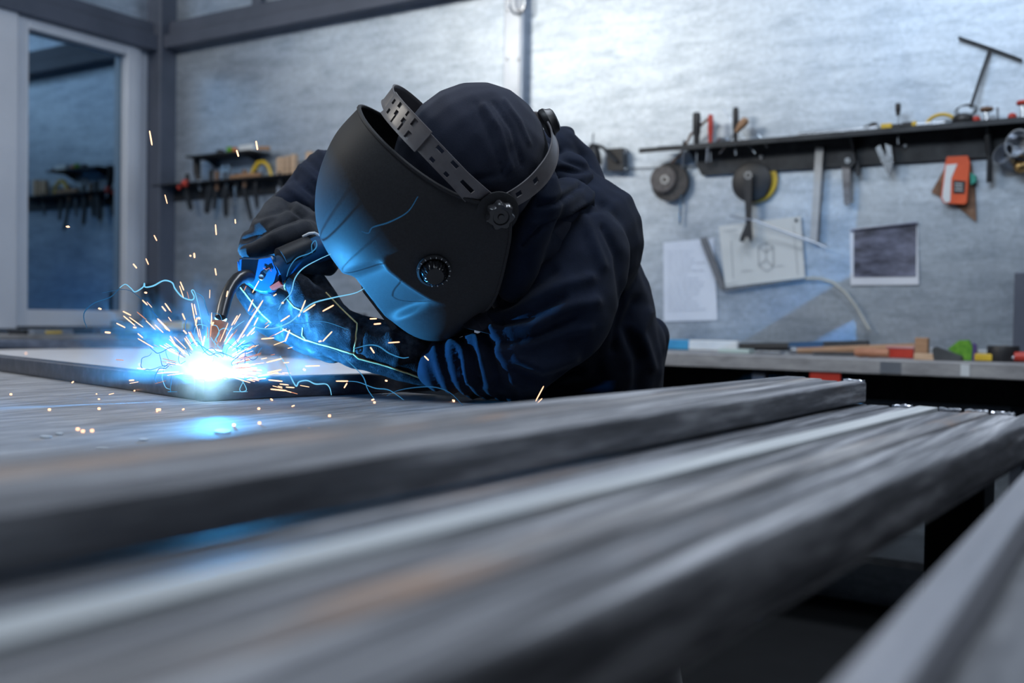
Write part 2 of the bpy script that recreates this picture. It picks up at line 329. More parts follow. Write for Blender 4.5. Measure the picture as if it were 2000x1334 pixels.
# lamps at the ceiling and the added fill, off the picture
def lampbox(loc, tgt, sx, sy, lab):
    t = thing('ceiling_or_fill_lamp', loc, lab, 'lamp'); d = (Vector(tgt) - Vector(loc)).normalized(); q = d.to_track_quat('-Z', 'Y').to_matrix()
    X, Y, Z = q.col[0], q.col[1], q.col[2]; mb = MB(); mb.box(Vector(loc) + Z * .045, (X, Y, Z), (sx / 2 + .03, sy / 2 + .03, .03), .01); build('housing', mb, PAINTL, parent=t)
    mb = MB(); mb.tube([Vector(loc) + Z * .07, Vector((loc[0], loc[1], 3.4))], .01, 8); build('rod', mb, DARKM, parent=t)
lampbox((-3.0, 2.15, 3.05), (.4, 3.9, 1.6), 1.5, .35, 'ceiling lamp housing over the left side of the hall')
lampbox((-.9, .5, 3.15), (1.0, 3.7, 1.3), 2.2, .9, 'large ceiling lamp housing above the tubes')
lampbox((2.3, .9, 3.1), (-2.3, 4.6, 1.5), 1.6, .4, 'added housing of the fill light at the right side of the hall')  # unseen housing made up for the added fill light
lampbox((.6, 1.9, 3.3), (0, 1.6, 0), 1.6, .4, 'ceiling lamp housing above the welder')

# ------------------------------------------------------------------ benches
BZ = .868
def bench(name, s0, s1, base, ax, nrm, dep, lab, red=False):
    o = base + ax * ((s0 + s1) / 2) + nrm * (dep / 2); t = thing(name, Vector((o.x, o.y, 0)), lab, 'workbench'); L2 = (s1 - s0) / 2
    mb = MB(); mb.box(Vector((o.x, o.y, BZ - .022)), (ax, nrm, (0, 0, 1)), (L2, dep / 2, .022), .003); build('worktop', mb, BENCHM, parent=t)
    n = max(2, round((s1 - s0) / 1.0) + 1)
    for i in range(n):
        s = s0 + .06 + (s1 - s0 - .12) * i / (n - 1)
        for k in (.06, dep - .05):
            mb = MB(); mb.box(base + ax * s + nrm * k + Vector((0, 0, (BZ - .044) / 2)), (ax, nrm, (0, 0, 1)), (.022, .022, (BZ - .044) / 2), .003); build('leg', mb, PAINT, parent=t)
    mb = MB(); mb.box(Vector((o.x, o.y, .25)), (ax, nrm, (0, 0, 1)), (L2 - .05, dep / 2 - .03, .012)); build('lower_shelf', mb, DARKM, parent=t)
    mb = MB(); mb.box(Vector((o.x, o.y, BZ - .1)) - nrm * (dep / 2 - .05), (ax, nrm, (0, 0, 1)), (L2 - .06, .012, .05)); build('rail', mb, DARKM, parent=t); return t
b1 = bench('workbench', 1.62, 6.2, CORNER, WR, WN, .46, 'long grey topped workbench along the right wall under the hanging tools')
b2 = bench('workbench', .5, 1.56, CORNER, WR, WN, .40, 'grey workbench in the corner behind the welding arc')
b3 = bench('workbench', .55, 3.6, CORNER, -UD, LN, .36, 'grey workbench under the dark window')
# work table, layout table, side table
Q = Vector((.60, 1.14, 0))
def plate(name, org, su, sv, z, th, m, lab, cat, leginset=.08, rot=0.):
    """org = far right corner; extends su towards the camera, sv to the left"""
    UD = Vector((math.sin(math.atan2(globals()['UD'].x, globals()['UD'].y) + rot), math.cos(math.atan2(globals()['UD'].x, globals()['UD'].y) + rot), 0)); VD = Vector((-UD.y, UD.x, 0))
    c = org - UD * (su / 2) + VD * (sv / 2); t = thing(name, Vector((c.x, c.y, 0)), lab, cat)
    mb = MB(); mb.box(Vector((c.x, c.y, z - th / 2)), (VD, UD, (0, 0, 1)), (sv / 2, su / 2, th / 2), .0015); build('tabletop', mb, m, parent=t)
    for a in (-1, 1):
        for b in (-1, 1):
            p = c + VD * (a * (sv / 2 - leginset)) + UD * (b * (su / 2 - leginset)); mb = MB(); mb.box(Vector((p.x, p.y, (z - th) / 2)), (VD, UD, (0, 0, 1)), (.03, .03, (z - th) / 2), .004); build('leg', mb, DARKM, parent=t)
    for b in (-1, 1):
        mb = MB(); mb.box(c + UD * (b * (su / 2 - leginset)) + Vector((0, 0, z - th - .03)), (VD, UD, (0, 0, 1)), (sv / 2 - leginset - .03, .02, .03), .003); build('rail', mb, DARKM, parent=t)
    return t
def atc(c, d0):     # point on line with offset c from the camera axis line
    # c = X*.847 - Y*.532
    return None
RD = Vector((UD.y, -UD.x, 0))       # to the right of the tube direction
def CU(c, u): return RD * c + UD * u    # c across, u along (from the camera foot)
CA = -.112
UF = Q.dot(UD)
plate('welding_table', CU(-.149 + .062 * (UF - .33), UF), 1.2, 2.3, TZ, .007, TABLE, 'scratched steel welding table that the weld frame and the tubes lie on', 'table', rot=.062)
Bo = CU(0, 0); cB = Vector((-.2, 1.65, 0)).dot(RD)
plate('layout_table', CU(-1.40, UF + 1.80), 1.63, 1.75, TZ - .001, .012, SHEET, 'pale steel layout table seen inside the weld frame behind the arc', 'table')
plate('side_table', CU(.75, UF - .02), 1.2, .75 + .083, TZ, .016, TABLE, 'small steel table at the right beside the stacked tubes', 'table')

# ------------------------------------------------------------------ steel tubes
def sqtube(name, a, b, wdt, hgt, m, wall=.002, parent=None, cut=0., bev=.0028, **kw):
    """hollow rectangular tube; a,b = centre of the underside at both ends"""
    a, b = Vector(a), Vector(b); ax = (b - a).normalized(); sd = ax.cross(Vector((0, 0, 1))).normalized(); up = sd.cross(ax)
    hw, h, r = wdt / 2, hgt, bev; out = []
    for cx, cz, a0 in ((hw - r, h - r, 0), (-hw + r, h - r, 90), (-hw + r, r, 180), (hw - r, r, 270)):
        for k in range(4):
            t = math.radians(a0 + 30 * k); out.append((cx + r * math.cos(t), cz + r * math.sin(t)))
    inn = [(hw - wall, h - wall), (-hw + wall, h - wall), (-hw + wall, wall), (hw - wall, wall)]
    inn = [inn[i // 4] for i in range(16)]
    mb = MB(); rings = []
    def ring(c, pts, sk=0.):
        i0 = len(mb.v); mb.v += [c + sd * x + up * z + ax * (sk * x) for x, z in pts]; return i0
    r0 = ring(a, out, 0); r1 = ring(b, out, cut); i0 = ring(a, inn, 0); i1 = ring(b, inn, cut); j0 = ring(a + ax * .08, inn); j1 = ring(b - ax * .08, inn)
    def br(p, q):
        for k in range(16): mb.f.append((p + k, p + (k + 1) % 16, q + (k + 1) % 16, q + k))
    br(r0, r1); br(i0, r0); br(r1, i1); br(j0, i0); br(i1, j1)
    mb.f.append(tuple(j0 + k for k in range(16))); mb.f.append(tuple(j1 + k for k in range(16)))
    return build(name, mb, m, parent=parent, smooth=True, ang=30, **kw)
HL = .034; HU = .0238
low = TZ + HL
def endu(px, py, h):     # along-coordinate where a pixel ray meets a height
    return onz(px, py, h).dot(UD)
GL = 'loose steel tubes and bars of the lower layer'; GU = 'steel tubes of the upper layer'
lowtubes = [(-.139 - .0265 * 0, 1.30, STEEL, 'nearest square tube of the lower layer, its dark flank facing the camera'),
            (-.139 - .0265 * 1, 1.02, STEEL, 'second tube of the lower layer behind the dark flanked one'),
            (-.139 - .0265 * 2, None, STEELR, 'mottled grey tube of the lower layer, third from the camera'),
            (-.139 - .0265 * 3, None, STEEL, 'dark streaked tube lying just in front of the pale flat bar'),
            (-.139 - .0265 * 4, None, STEELL, 'pale bright steel bar, the lightest of the lower layer'),
            (-.139 - .0265 * 5, None, STEEL, 'dark tube of the lower layer between the pale bar and the upper stack'),
            (-.139 - .0265 * 6, None, STEEL, None), (-.139 - .0265 * 7, None, STEEL, None), (-.139 - .0265 * 8, None, STEEL, None), (-.139 - .0265 * 9, None, STEEL, None), (-.139 - .0265 * 10, None, STEEL, None)]
ends = [(2075, 822), (2010, 812), (1952, 808), (1903, 805), (1855, 800), (1787, 796), (1740, 793), (1700, 790), (1680, 788), (1660, 786), (1640, 785)]
tubes_low = []
for i, (c, u_, m, lab) in enumerate(lowtubes):
    u1 = endu(*ends[i], low); cc = c - .013; skew = .012
    u1 = 1.35 if i == 0 else u1; pA = CU(cc - .066 * 1.1, -.67); pB = CU(cc + .066 * (u1 - .43), u1); jz = Vector((0, 0, [0, -.0006, .0004, -.0009, .0, -.0005, .0002, 0, 0, 0, 0][i]))
    o = sqtube('steel_tube' if i != 4 else 'flat_bar', pA + Vector((0, 0, TZ)), pB + Vector((0, 0, TZ)), .0248 if i != 4 else .0225, HL + (.002 if i == 4 else jz.z), m, cut=-.35 if i == 4 else 0, bev=.0028 if i != 4 else .001,
               label=lab or 'dark steel tube of the lower layer hidden beneath the upper stack', cat='tube' if i != 4 else 'bar', group=GL)
    tubes_low.append(o)
    if i in (1, 2, 5, 3):
        mb = MB(); e = pB + Vector((0, 0, low)); X = (pB - pA).normalized(); S = X.cross(Vector((0, 0, 1))).normalized()
        pr = []
        for k in range(9):
            pr.append(e + S * (-.011 + .022 * k / 8) - X * (.001 + random.random() * .0015) + Vector((0, 0, .0004 + random.random() * .0018)))
        mb.tube(pr, [.0012 + random.random() * .0012 for _ in pr], 6); build('cut_burr', mb, CHROME, parent=o, label='bright ragged saw cut edge')
upt = [(-.296, (1725, 748), STEEL, 'front tube of the upper stack with a long dark flank and a bright edge'),
       (-.296, (1663, 746), STEEL, 'second tube of the upper stack, grey and scuffed'),
       (-.296, (1640, 742), STEELR, 'brown stained rusty tube in the upper stack'),
       (-.296, (1578, 737), STEEL, 'rearmost tube of the upper stack, shortest at its right end')]
up_top = low + HU + .0015
for i, (c, px, m, lab) in enumerate(upt):
    u1 = endu(px[0], px[1], up_top)
    cl = -.318 - .0350 * i - .016; crr = -.273 - .0282 * i - .013
    # offsets at u=.18 and at u=1.28
    def cx(u): return cl + (crr - cl) * (u - .18) / 1.1
    pA = CU(cx(-.6), -.6); pB = CU(cx(u1), u1)
    o = sqtube('steel_tube', pA + Vector((0, 0, low + .0022)), pB + Vector((0, 0, low + .0022)), .0262, HU, m, label=lab, cat='tube', group=GU)
    if i == 0:
        e = pB + Vector((0, 0, low + HU + .002)); X = (pB - pA).normalized(); S = X.cross(Vector((0, 0, 1))).normalized(); mb = MB()
        mb.tube([e + S * (-.012 + .024 * k / 8) - X * .002 + Vector((0, 0, random.random() * .0012)) for k in range(9)], [.0012 + random.random() * .0008 for _ in range(9)], 6); build('cut_burr', mb, CHROME, parent=o, label='bright ragged saw cut edge')
# bars at the bottom right
sqtube('steel_bar', CU(-.069, -.3) + Vector((0, 0, TZ)), CU(-.066, 1.12) + Vector((0, 0, TZ)), .0195, .0205, STEELL if False else streaked('worn_bar', [(.2, .2, .22), (.32, .32, .35), (.42, .42, .45)], rust=.3, metal=.6), label='worn grey bar at the edge of the side table, nearest the bottom right', cat='bar', bev=.0015)

# ------------------------------------------------------------------ the frame being welded
C0 = onz(400, 785, TZ); e1 = Vector((.72, .69, 0)).normalized(); e2 = Vector((-e1.y, e1.x, 0)); FT = .032
fr = thing('welded_frame', C0, 'dark square tube frame lying on the table with its corner at the arc', 'frame')
def fbar(a, b, ins): 
    ax = (b - a).normalized(); 
    return sqtube('frame_bar', a, b, FT, FT, FRAME_M, parent=fr, bev=.004)
zt = Vector((0, 0, .0))
L1 = .95; L2 = 2.2; in1 = e2 * (FT / 2); in2 = e1 * (FT / 2)
fbar(C0 + in1, C0 + e1 * L1 + in1, 0)
fbar(C0 + in2 + e2 * (FT + .001), C0 + in2 + e2 * L2, 0)
fbar(C0 + e2 * L2 + in1 + e2 * .001, C0 + e2 * L2 + e1 * L1 + in1 + e2 * .001, 0)
fbar(C0 + e1 * (L1) - in2 + e2 * (FT + .001), C0 + e1 * L1 - in2 + e2 * L2, 0)
mb = MB()
for k in range(16):
    a = C0 + in1 + e1 * (FT + .001) + Vector((0, 0, FT)) - in1 + e2 * (FT * k / 15); mb.ball(a + Vector((random.uniform(-1, 1), random.uniform(-1, 1), 0)) * .001, (.004, .004, .0022), 5)
build('weld_bead', mb, CHROME, parent=fr, smooth=True)
ARC = C0 + e1 * .012 + e2 * .012 + Vector((0, 0, .040)); ARC = P(404, 728, (C0 - CAM).dot(cf) - .012)
arco.location = C0 + e1 * .030 + e2 * .030 + Vector((0, 0, FT + .0024))

# ------------------------------------------------------------------ person
HM = Matrix(((-.25012572, -.93527342, -.25040119), (.84926881, -.08773939, -.52061914), (.46495119, -.34287816, .81624442)))
HT = Vector((-.03706023, 1.46180937, 1.16617535))
KH = 1.025
HT = CAM + (HT - CAM) * KH
def H(x, y, z): return HT + HM @ Vector((x, y, z)) * KH     # helmet space: x wearer's right, y forward, z up

def capsule_hull(bm, a, ra, b, rb, sq=None):
    """tapered capsule between two points as a closed tube"""
    a, b = Vector(a), Vector(b); ax = b - a; L = ax.length
    if L < 1e-6: ax = Vector((0, 0, 1)); L = 1e-6
    ax = ax / L; e1_ = ax.orthogonal().normalized(); e2_ = ax.cross(e1_)
    if sq: 
        e1_ = (Vector(sq[0]) - ax * Vector(sq[0]).dot(ax)).normalized(); e2_ = ax.cross(e1_)
    k = sq[1] if sq else 1.; n = 20; rings = []
    st = [(a, ra, -PI / 2 + PI / 2 * i / 5) for i in range(6)] + [(b, rb, PI / 2 * i / 5) for i in range(6)]
    for c, r, t in st:
        rr = max(r * math.cos(t), 1e-5); h = r * math.sin(t)
        rings.append([bm.verts.new(c + ax * h + (e1_ * math.cos(2 * PI * j / n) + e2_ * (math.sin(2 * PI * j / n) * k)) * rr) for j in range(n)])
    for i in range(len(rings) - 1):
        for j in range(n): bm.faces.new((rings[i][j], rings[i][(j + 1) % n], rings[i + 1][(j + 1) % n], rings[i + 1][j]))
    bm.faces.new(rings[0][::-1]); bm.faces.new(rings[-1])
def blob(name, caps, voxel, m, parent=None, smooth=6, fold=None, **kw):
    bm = bmesh.new()
    for c in caps:
        capsule_hull(bm, *c)
    bmesh.ops.recalc_face_normals(bm, faces=bm.faces)
    me = bpy.data.meshes.new('tmp'); bm.to_mesh(me); bm.free()
    o = bpy.data.objects.new('tmp', me); COL.objects.link(o)
    md = o.modifiers.new('r', 'REMESH'); md.mode = 'VOXEL'; md.voxel_size = voxel
    if smooth: s = o.modifiers.new('s', 'SMOOTH'); s.iterations = smooth; s.factor = .5
    dg = bpy.context.evaluated_depsgraph_get(); me2 = bpy.data.meshes.new_from_object(o.evaluated_get(dg)); bpy.data.objects.remove(o); bpy.data.meshes.remove(me)
    n = len(me2.vertices); V = np.empty(n * 3, np.float32); me2.vertices.foreach_get('co', V); V = V.reshape(-1, 3).astype(float)
    if fold:
        Nn = np.empty(n * 3, np.float32); me2.vertices.foreach_get('normal', Nn); Nn = Nn.reshape(-1, 3)
        V = V + Nn * fold(V, Nn)[:, None]
    org = np.array([(V[:, 0].min() + V[:, 0].max()) / 2, (V[:, 1].min() + V[:, 1].max()) / 2, V[:, 2].min()])
    me2.vertices.foreach_set('co', (V - org).astype(np.float32).ravel()); me2.update(); me2.shade_smooth(); me2.name = name
    me2.materials.clear(); me2.materials.append(m)
    ob = bpy.data.objects.new(name, me2); COL.objects.link(ob)
    if parent: ob.parent = parent; ob.location = Vector(org) - wloc(parent)
    else: ob.location = org
    tag(ob, kw.get('label'), kw.get('cat'), kw.get('group'), kw.get('kind')); return ob
def dist_poly(V, pts):
    best = np.full(len(V), 9.)
    for a, b in zip(pts[:-1], pts[1:]):
        a = np.array(a); b = np.array(b); ab = b - a; t = np.clip(((V - a) @ ab) / (ab @ ab + 1e-12), 0, 1)
        best = np.minimum(best, np.linalg.norm(V - (a + t[:, None] * ab), axis=1))
    return best
def creases(lst):
    """list of (pixel polyline, depth, width m, amplitude m): only affects surface near that depth, facing the camera"""
    def f(V, Nn):
        out = np.zeros(len(V)); C = np.array(CAM); r, u, fw = np.array(cr), np.array(cu), np.array(cf)
        q = V - C; d = q @ fw; px = np.stack([1000 + FPX * (q @ r) / d, 667 - FPX * (q @ u) / d], 1)
        front = np.clip(-(Nn @ (fw)) * 3 + .2, 0, 1)
        for pts, wd, am in lst:
            best = np.full(len(V), 1e9)
            for a, b in zip(pts[:-1], pts[1:]):
                a = np.array(a, float); b = np.array(b, float); ab = b - a; t = np.clip(((px - a) @ ab) / (ab @ ab + 1e-9), 0, 1)
                best = np.minimum(best, np.linalg.norm(px - (a + t[:, None] * ab), axis=1))
            out += am * np.exp(-(best / wd) ** 2) * front
        return out
    return f
def vnoise(V, s, seed=0):
    """smooth pseudo noise from sines"""
    rg = np.random.default_rng(seed); o = np.zeros(len(V))
    for k in range(10):
        dr = rg.normal(size=3); dr /= np.linalg.norm(dr); o += np.sin(V @ dr * s * rg.uniform(.6, 1.6) + rg.uniform(0, 6.28))
    return o / 4.

pers = thing('person', (.2, 1.8, 0), 'person in a navy hooded sweatshirt bent over the table, welding under a black mask', 'person')
KB = 1.07
def Pc(a, k=None): return P(a[0], a[1], a[2] * (KB if k is None else k))
def cap(a, b, sq=None): return (Pc(a), a[3] * KB, Pc(b), b[3] * KB)
def kg(x): return 1.09
def capg(a, b): return (Pc(a, kg(a[0])), a[3] * kg(a[0]), Pc(b, kg(b[0])), b[3] * kg(b[0]))
# torso and sleeves
sw = [cap((1062, 452, 1.62, .118), (1120, 600, 1.70, .130)), cap((1120, 600, 1.70, .13), (1150, 700, 1.74, .128)),
      cap((1150, 700, 1.74, .128), (1190, 800, 1.78, .09)),
      cap((1062, 400, 1.60, .09), (1110, 470, 1.60, .12)),
      cap((1080, 335, 1.62, .05), (1105, 405, 1.6, .07)),
      cap((1240, 668, 1.72, .052), (1180, 690, 1.70, .09)), cap((1270, 655, 1.76, .034), (1225, 760, 1.76, .066)),
      # near upper arm, elbow, forearm
      cap((1120, 500, 1.50, .085), (1085, 610, 1.44, .080)), cap((1085, 610, 1.44, .080), (1020, 690, 1.42, .062)),
      cap((1020, 690, 1.42, .060), (960, 712, 1.42, .047)), cap((960, 712, 1.42, .047), (862, 712, 1.44, .036)),
      cap((1010, 715, 1.44, .052), (930, 728, 1.46, .036)),
      # far arm
      cap((1060, 430, 1.72, .09), (900, 380, 1.78, .075)), cap((900, 380, 1.78, .075), (720, 352, 1.78, .064)),
      cap((720, 352, 1.78, .066), (640, 360, 1.70, .056)), cap((640, 360, 1.70, .056), (578, 408, 1.62, .040)),
      # chest down to the belly, far side
      cap((1060, 480, 1.80, .11), (1120, 620, 1.86, .12)), cap((1120, 620, 1.86, .12), (1150, 740, 1.90, .12)), cap((1030, 440, 1.74, .09), (1060, 500, 1.78, .11)),
      #
      cap((1020, 520, 1.62, .10), (1080, 660, 1.68, .11))]
armc = [([(1178, 445), (1205, 500), (1212, 600), (1195, 680)], 7, -.006),
        ([(955, 618), (1010, 605), (1090, 560), (1150, 545)], 11, .007), ([(970, 650), (1040, 640), (1110, 600), (1160, 590)], 12, .009), ([(960, 634), (1030, 622), (1100, 582)], 8, -.007),
        ([(975, 690), (1040, 672), (1100, 650), (1150, 640)], 9, .006), ([(965, 668), (1050, 655), (1120, 622)], 8, -.007),
        ([(955, 600), (975, 655), (985, 700), (1000, 745)], 9, .007), ([(940, 640), (958, 690), (975, 750)], 7, -.009), ([(925, 650), (940, 690), (958, 750)], 7, .007),
        ([(905, 662), (925, 700), (935, 752)], 6, -.007), ([(892, 668), (908, 705), (915, 745)], 6, .006), ([(1010, 700), (1060, 720), (1120, 700)], 10, .007), ([(1000, 722), (1060, 745), (1130, 730)], 10, -.006),
        ([(985, 600), (1030, 560), (1080, 530)], 12, -.007), ([(1240, 590), (1220, 640), (1250, 700), (1245, 760)], 12, -.010), ([(1265, 610), (1250, 650), (1275, 720)], 9, .006),
        ([(1120, 380), (1150, 450), (1175, 520)], 10, .006), ([(1040, 470), (1090, 430), (1180, 400)], 9, -.006),
        ([(600, 312), (640, 345)], 5, -.005), ([(588, 328), (628, 365)], 5, .005), ([(575, 345), (612, 380)], 5, -.005), ([(620, 295), (655, 325)], 5, .004), ([(640, 280), (668, 305)], 5, -.004), ([(560, 365), (600, 400)], 5, .004)]
_cf = creases(armc)
def swf(V, Nn):
    o = _cf(V, Nn); o += vnoise(V, 28, 3) * .0028 + vnoise(V, 60, 4) * .0016 + vnoise(V, 130, 14) * .0005
    # cross folds along the near forearm
    a = np.array(P(1020, 690, 1.42 * KB)); b = np.array(P(862, 712, 1.44 * KB)); ab = b - a; L = np.linalg.norm(ab); t = ((V - a) @ ab) / L
    dd = np.linalg.norm((V - a) - (t / L)[:, None] * ab, axis=1); wgt = np.exp(-(dd / .07) ** 4) * np.clip(t / .03 + .5, 0, 1) * np.clip((L + .03 - t) / .03, 0, 1)
    o += wgt * .0035 * np.sin(t * 260 + vnoise(V, 30, 9) * 2.2)
    return o
blob('sweatshirt', sw, .0055, FLEECE, pers, 8, swf)
# bunched hood around the neck
hd = [cap((1050, 300, 1.55, .018), (1100, 285, 1.60, .026)), cap((1100, 285, 1.60, .026), (1130, 318, 1.62, .028)), cap((1130, 318, 1.62, .030), (1150, 372, 1.6, .031)),
      cap((1150, 372, 1.60, .032), (1120, 440, 1.52, .036)), cap((1120, 440, 1.52, .034), (1050, 480, 1.48, .026)), cap((1050, 480, 1.48, .024), (1000, 560, 1.46, .022)),
      cap((1050, 330, 1.50, .022), (1110, 340, 1.56, .034)), cap((1110, 340, 1.56, .034), (1100, 400, 1.52, .034)), cap((1100, 400, 1.52, .034), (1040, 440, 1.48, .028)),
      cap((1050, 300, 1.55, .03), (1075, 262, 1.58, .014)), cap((1040, 370, 1.5, .03), (1020, 430, 1.5, .03)), cap((1062, 335, 1.37, .016), (1064, 400, 1.365, .026)), cap((1064, 400, 1.365, .026), (1030, 470, 1.37, .027)), cap((1030, 470, 1.37, .027), (1005, 560, 1.40, .024)), cap((1062, 335, 1.37, .016), (1060, 300, 1.50, .02)), cap((1064, 400, 1.37, .024), (1110, 400, 1.48, .04)), cap((1030, 470, 1.38, .026), (1080, 480, 1.46, .04)), cap((1075, 305, 1.6, .045), (1080, 400, 1.6, .068)),
      cap((1000, 440, 1.52, .04), (1010, 560, 1.55, .05)), cap((1122, 306, 1.62, .026), (1100, 266, 1.62, .012)), cap((1075, 262, 1.58, .014), (1110, 262, 1.62, .012))]
hc = creases([([(1060, 345), (1100, 330), (1145, 335)], 5, -.007), ([(1050, 400), (1090, 395), (1135, 360)], 6, -.008), ([(1040, 440), (1090, 430), (1140, 400)], 5, .004), ([(1020, 480), (1060, 440), (1120, 425), (1165, 400)], 6, -.008),
              ([(1080, 290), (1110, 310), (1150, 330)], 5, -.006), ([(1055, 370), (1070, 350), (1060, 320)], 4, -.006), ([(1150, 330), (1160, 370), (1150, 400)], 6, .005)])
blob('hood', hd, .0045, FLEECE, pers, 5, lambda V, Nn: hc(V, Nn) + vnoise(V, 55, 7) * .0022 + vnoise(V, 120, 8) * .0008)
# head with face under a cloth cap
hcn = H(0, .03, .04)
def HH(x, y, z, r): return (H(x, y, z), r)
head = [(H(0, .028, .034), .105, H(0, .008, .045), .108), (H(0, .05, -.02), .084, H(0, .055, -.075), .058), (H(0, .0, -.03), .075, H(.0, -.045, -.10), .065), (H(0, -.03, -.06), .06, P(1045, 430, 1.72), .055)]
def headf(V, Nn):
    c = np.array(hcn); o = vnoise(V, 26, 12) * .0012
    o += creases([([(945, 205), (975, 250), (1000, 330)], 5, .003), ([(965, 200), (1000, 250), (1020, 320)], 4, -.003), ([(800, 235), (830, 290), (880, 345)], 5, -.0025), ([(985, 195), (1015, 235), (1035, 280)], 4, .0025), ([(930, 200), (955, 260), (985, 345)], 4, -.0022), ([(1000, 290), (980, 340), (930, 350)], 5, -.002)])(V, Nn); return o
blob('cap', head, .0045, CAPM, pers, 5, headf, label='close fitting dark blue cloth cap')
# face, unseen behind the shield but there: skin with nose, mouth, eyes
fc = [(H(0, .09, .0), .05, H(0, .095, -.045), .044), (H(0, .133, .0), .008, H(0, .150, -.022), .011), (H(-.018, .128, -.052), .006, H(.018, .128, -.052), .006), (H(0, .11, -.08), .024, H(0, .10, -.06), .03)]
blob('face', fc, .004, SKIN, pers, 3)
for s in (-1, 1):
    mb = MB(); mb.ball(H(.026 * s, .130, .008), .011, 8); build('eye', mb, WHITE, parent=pers, smooth=True)
# trousers and boots behind the table
hip = Vector((.24, 1.86, .83))
tr = [((.20, 1.92, .76), .09, (.24, 1.88, .72), .12)]
for s in (-1, 1):
    h = Vector((.26, 1.86 + .08 * s, .74)); k = Vector((.22, 1.86 + .13 * s, .45)); a = Vector((.30, 1.86 + .14 * s, .10)); tr += [(h, .095, k, .065), (k, .065, a, .048)]
blob('trousers', tr, .012, DENIM, pers, 4, lambda V, Nn: vnoise(V, 30, 5) * .004)
for s in (-1, 1):
    blob('boot', [((.30, 1.86 + .14 * s, .10), .05, (.30, 1.86 + .14 * s, .048), .046), ((.29, 1.86 + .14 * s, .042), .042, (.16, 1.86 + .15 * s, .036), .036)], .008, BLACKP, pers, 3)
# blue lit collar flap under the chin
mb = MB(); mb.prism([P(905, 600, 1.50), P(955, 592, 1.52), P(962, 628, 1.50), P(968, 655, 1.47), P(940, 648, 1.47), P(905, 640, 1.48)], UD * .006); build('collar_flap', mb, CAPM, parent=pers)

# ---- near gauntlet glove (left hand)
gl = [capg((866, 708, 1.44, .0375), (790, 690, 1.43, .040)), capg((790, 690, 1.43, .040), (700, 668, 1.43, .038)), capg((700, 668, 1.43, .037), (640, 640, 1.44, .036)),
      capg((640, 636, 1.44, .038), (606, 600, 1.45, .034)), capg((612, 640, 1.45, .034), (580, 615, 1.46, .026)), capg((625, 655, 1.44, .03), (575, 650, 1.45, .020)),
      capg((820, 705, 1.50, .036), (700, 672, 1.49, .034)), capg((650, 670, 1.47, .03), (590, 655, 1.48, .024)),
      # fingers under the torch body
      capg((610, 598, 1.44, .024), (585, 560, 1.44, .0185)), capg((585, 560, 1.44, .0185), (572, 548, 1.45, .0165)),
      capg((600, 620, 1.47, .022), (560, 590, 1.48, .016)), capg((560, 590, 1.48, .016), (520, 575, 1.49, .0145)),
      capg((590, 640, 1.48, .020), (545, 622, 1.50, .016)), capg((545, 622, 1.50, .016), (500, 600, 1.50, .0145)), capg((500, 600, 1.50, .0145), (478, 570, 1.50, .013)),
      capg((585, 655, 1.49, .02), (540, 645, 1.52, .0155)), capg((540, 645, 1.52, .0155), (505, 625, 1.53, .014)),
      # thumb
      capg((650, 620, 1.46, .024), (625, 565, 1.48, .018)), capg((625, 565, 1.48, .018), (602, 535, 1.49, .016))]
gc = creases([([(697, 632), (694, 660), (690, 692)], 4, -.004), ([(705, 640), (704, 688)], 5, -.006), ([(598, 622), (600, 645), (590, 668)], 4, -.004), ([(598, 665), (690, 692), (790, 722), (850, 748)], 4, -.003),
              ([(592, 575), (602, 605), (606, 640)], 6, .003), ([(760, 650), (780, 690), (770, 720)], 9, .003)])
glove = blob('glove', gl, .0038, LEATHER, pers, 4, lambda V, Nn: gc(V, Nn) + vnoise(V, 60, 22) * .0014 + vnoise(V, 170, 23) * .0005, label='worn suede welding gauntlet with yellow seams')
from mathutils.bvhtree import BVHTree
def bvh_of(o):
    off = wloc(o); return BVHTree.FromPolygons([v.co + off for v in o.data.vertices], [tuple(p.vertices) for p in o.data.polygons])
def on_surf(bv, pts, lift=.0008, step=6, fallback=1.45):
    out = []; last = fallback
    for (x0, y0), (x1, y1) in zip(pts[:-1], pts[1:]):
        n = max(2, int(math.hypot(x1 - x0, y1 - y0) / step))
        for k in range(n + 1):
            t = k / n; r = ray(x0 + (x1 - x0) * t, y0 + (y1 - y0) * t); rn = r.normalized(); hit = bv.ray_cast(CAM, rn)
            if hit[0] is not None: last = (hit[0] - CAM).dot(cf)
            p = CAM + r * last
            if hit[0] is not None: p = hit[0] + hit[1] * lift
            if not out or (p - out[-1]).length > .0012: out.append(p)
    return out
gb = bvh_of(glove)
for pts, r in (([(596, 664), (640, 676), (690, 692), (700, 700), (745, 712), (800, 730), (852, 750)], .0013), ([(636, 572), (665, 602), (697, 632), (695, 662), (690, 692)], .0012), ([(592, 640), (590, 655), (598, 664)], .001), ([(548, 640), (572, 652), (596, 664)], .0013), ([(470, 562), (488, 585), (510, 612), (530, 630)], .0012), ([(558, 545), (556, 560), (562, 585), (575, 600), (588, 606)], .0009)):
    pp = on_surf(gb, pts)
    # keep longest continuous run
    runs = [[pp[0]]]
    for p in pp[1:]:
        if (p - runs[-1][-1]).length > .02: runs.append([p])
        else: runs[-1].append(p)
    for rr in runs:
        if len(rr) > 2:
            mb = MB(); mb.tube(rr, r, 6); build('piping', mb, PIPING, parent=glove, smooth=True)
# cuff binding of the gauntlet
cpts = on_surf(gb, [(876, 664), (872, 690), (862, 725), (850, 755)], .001)
mb = MB(); mb.tube(cpts, .0022, 6); build('cuff_hem', mb, LEATHER, parent=glove, smooth=True)
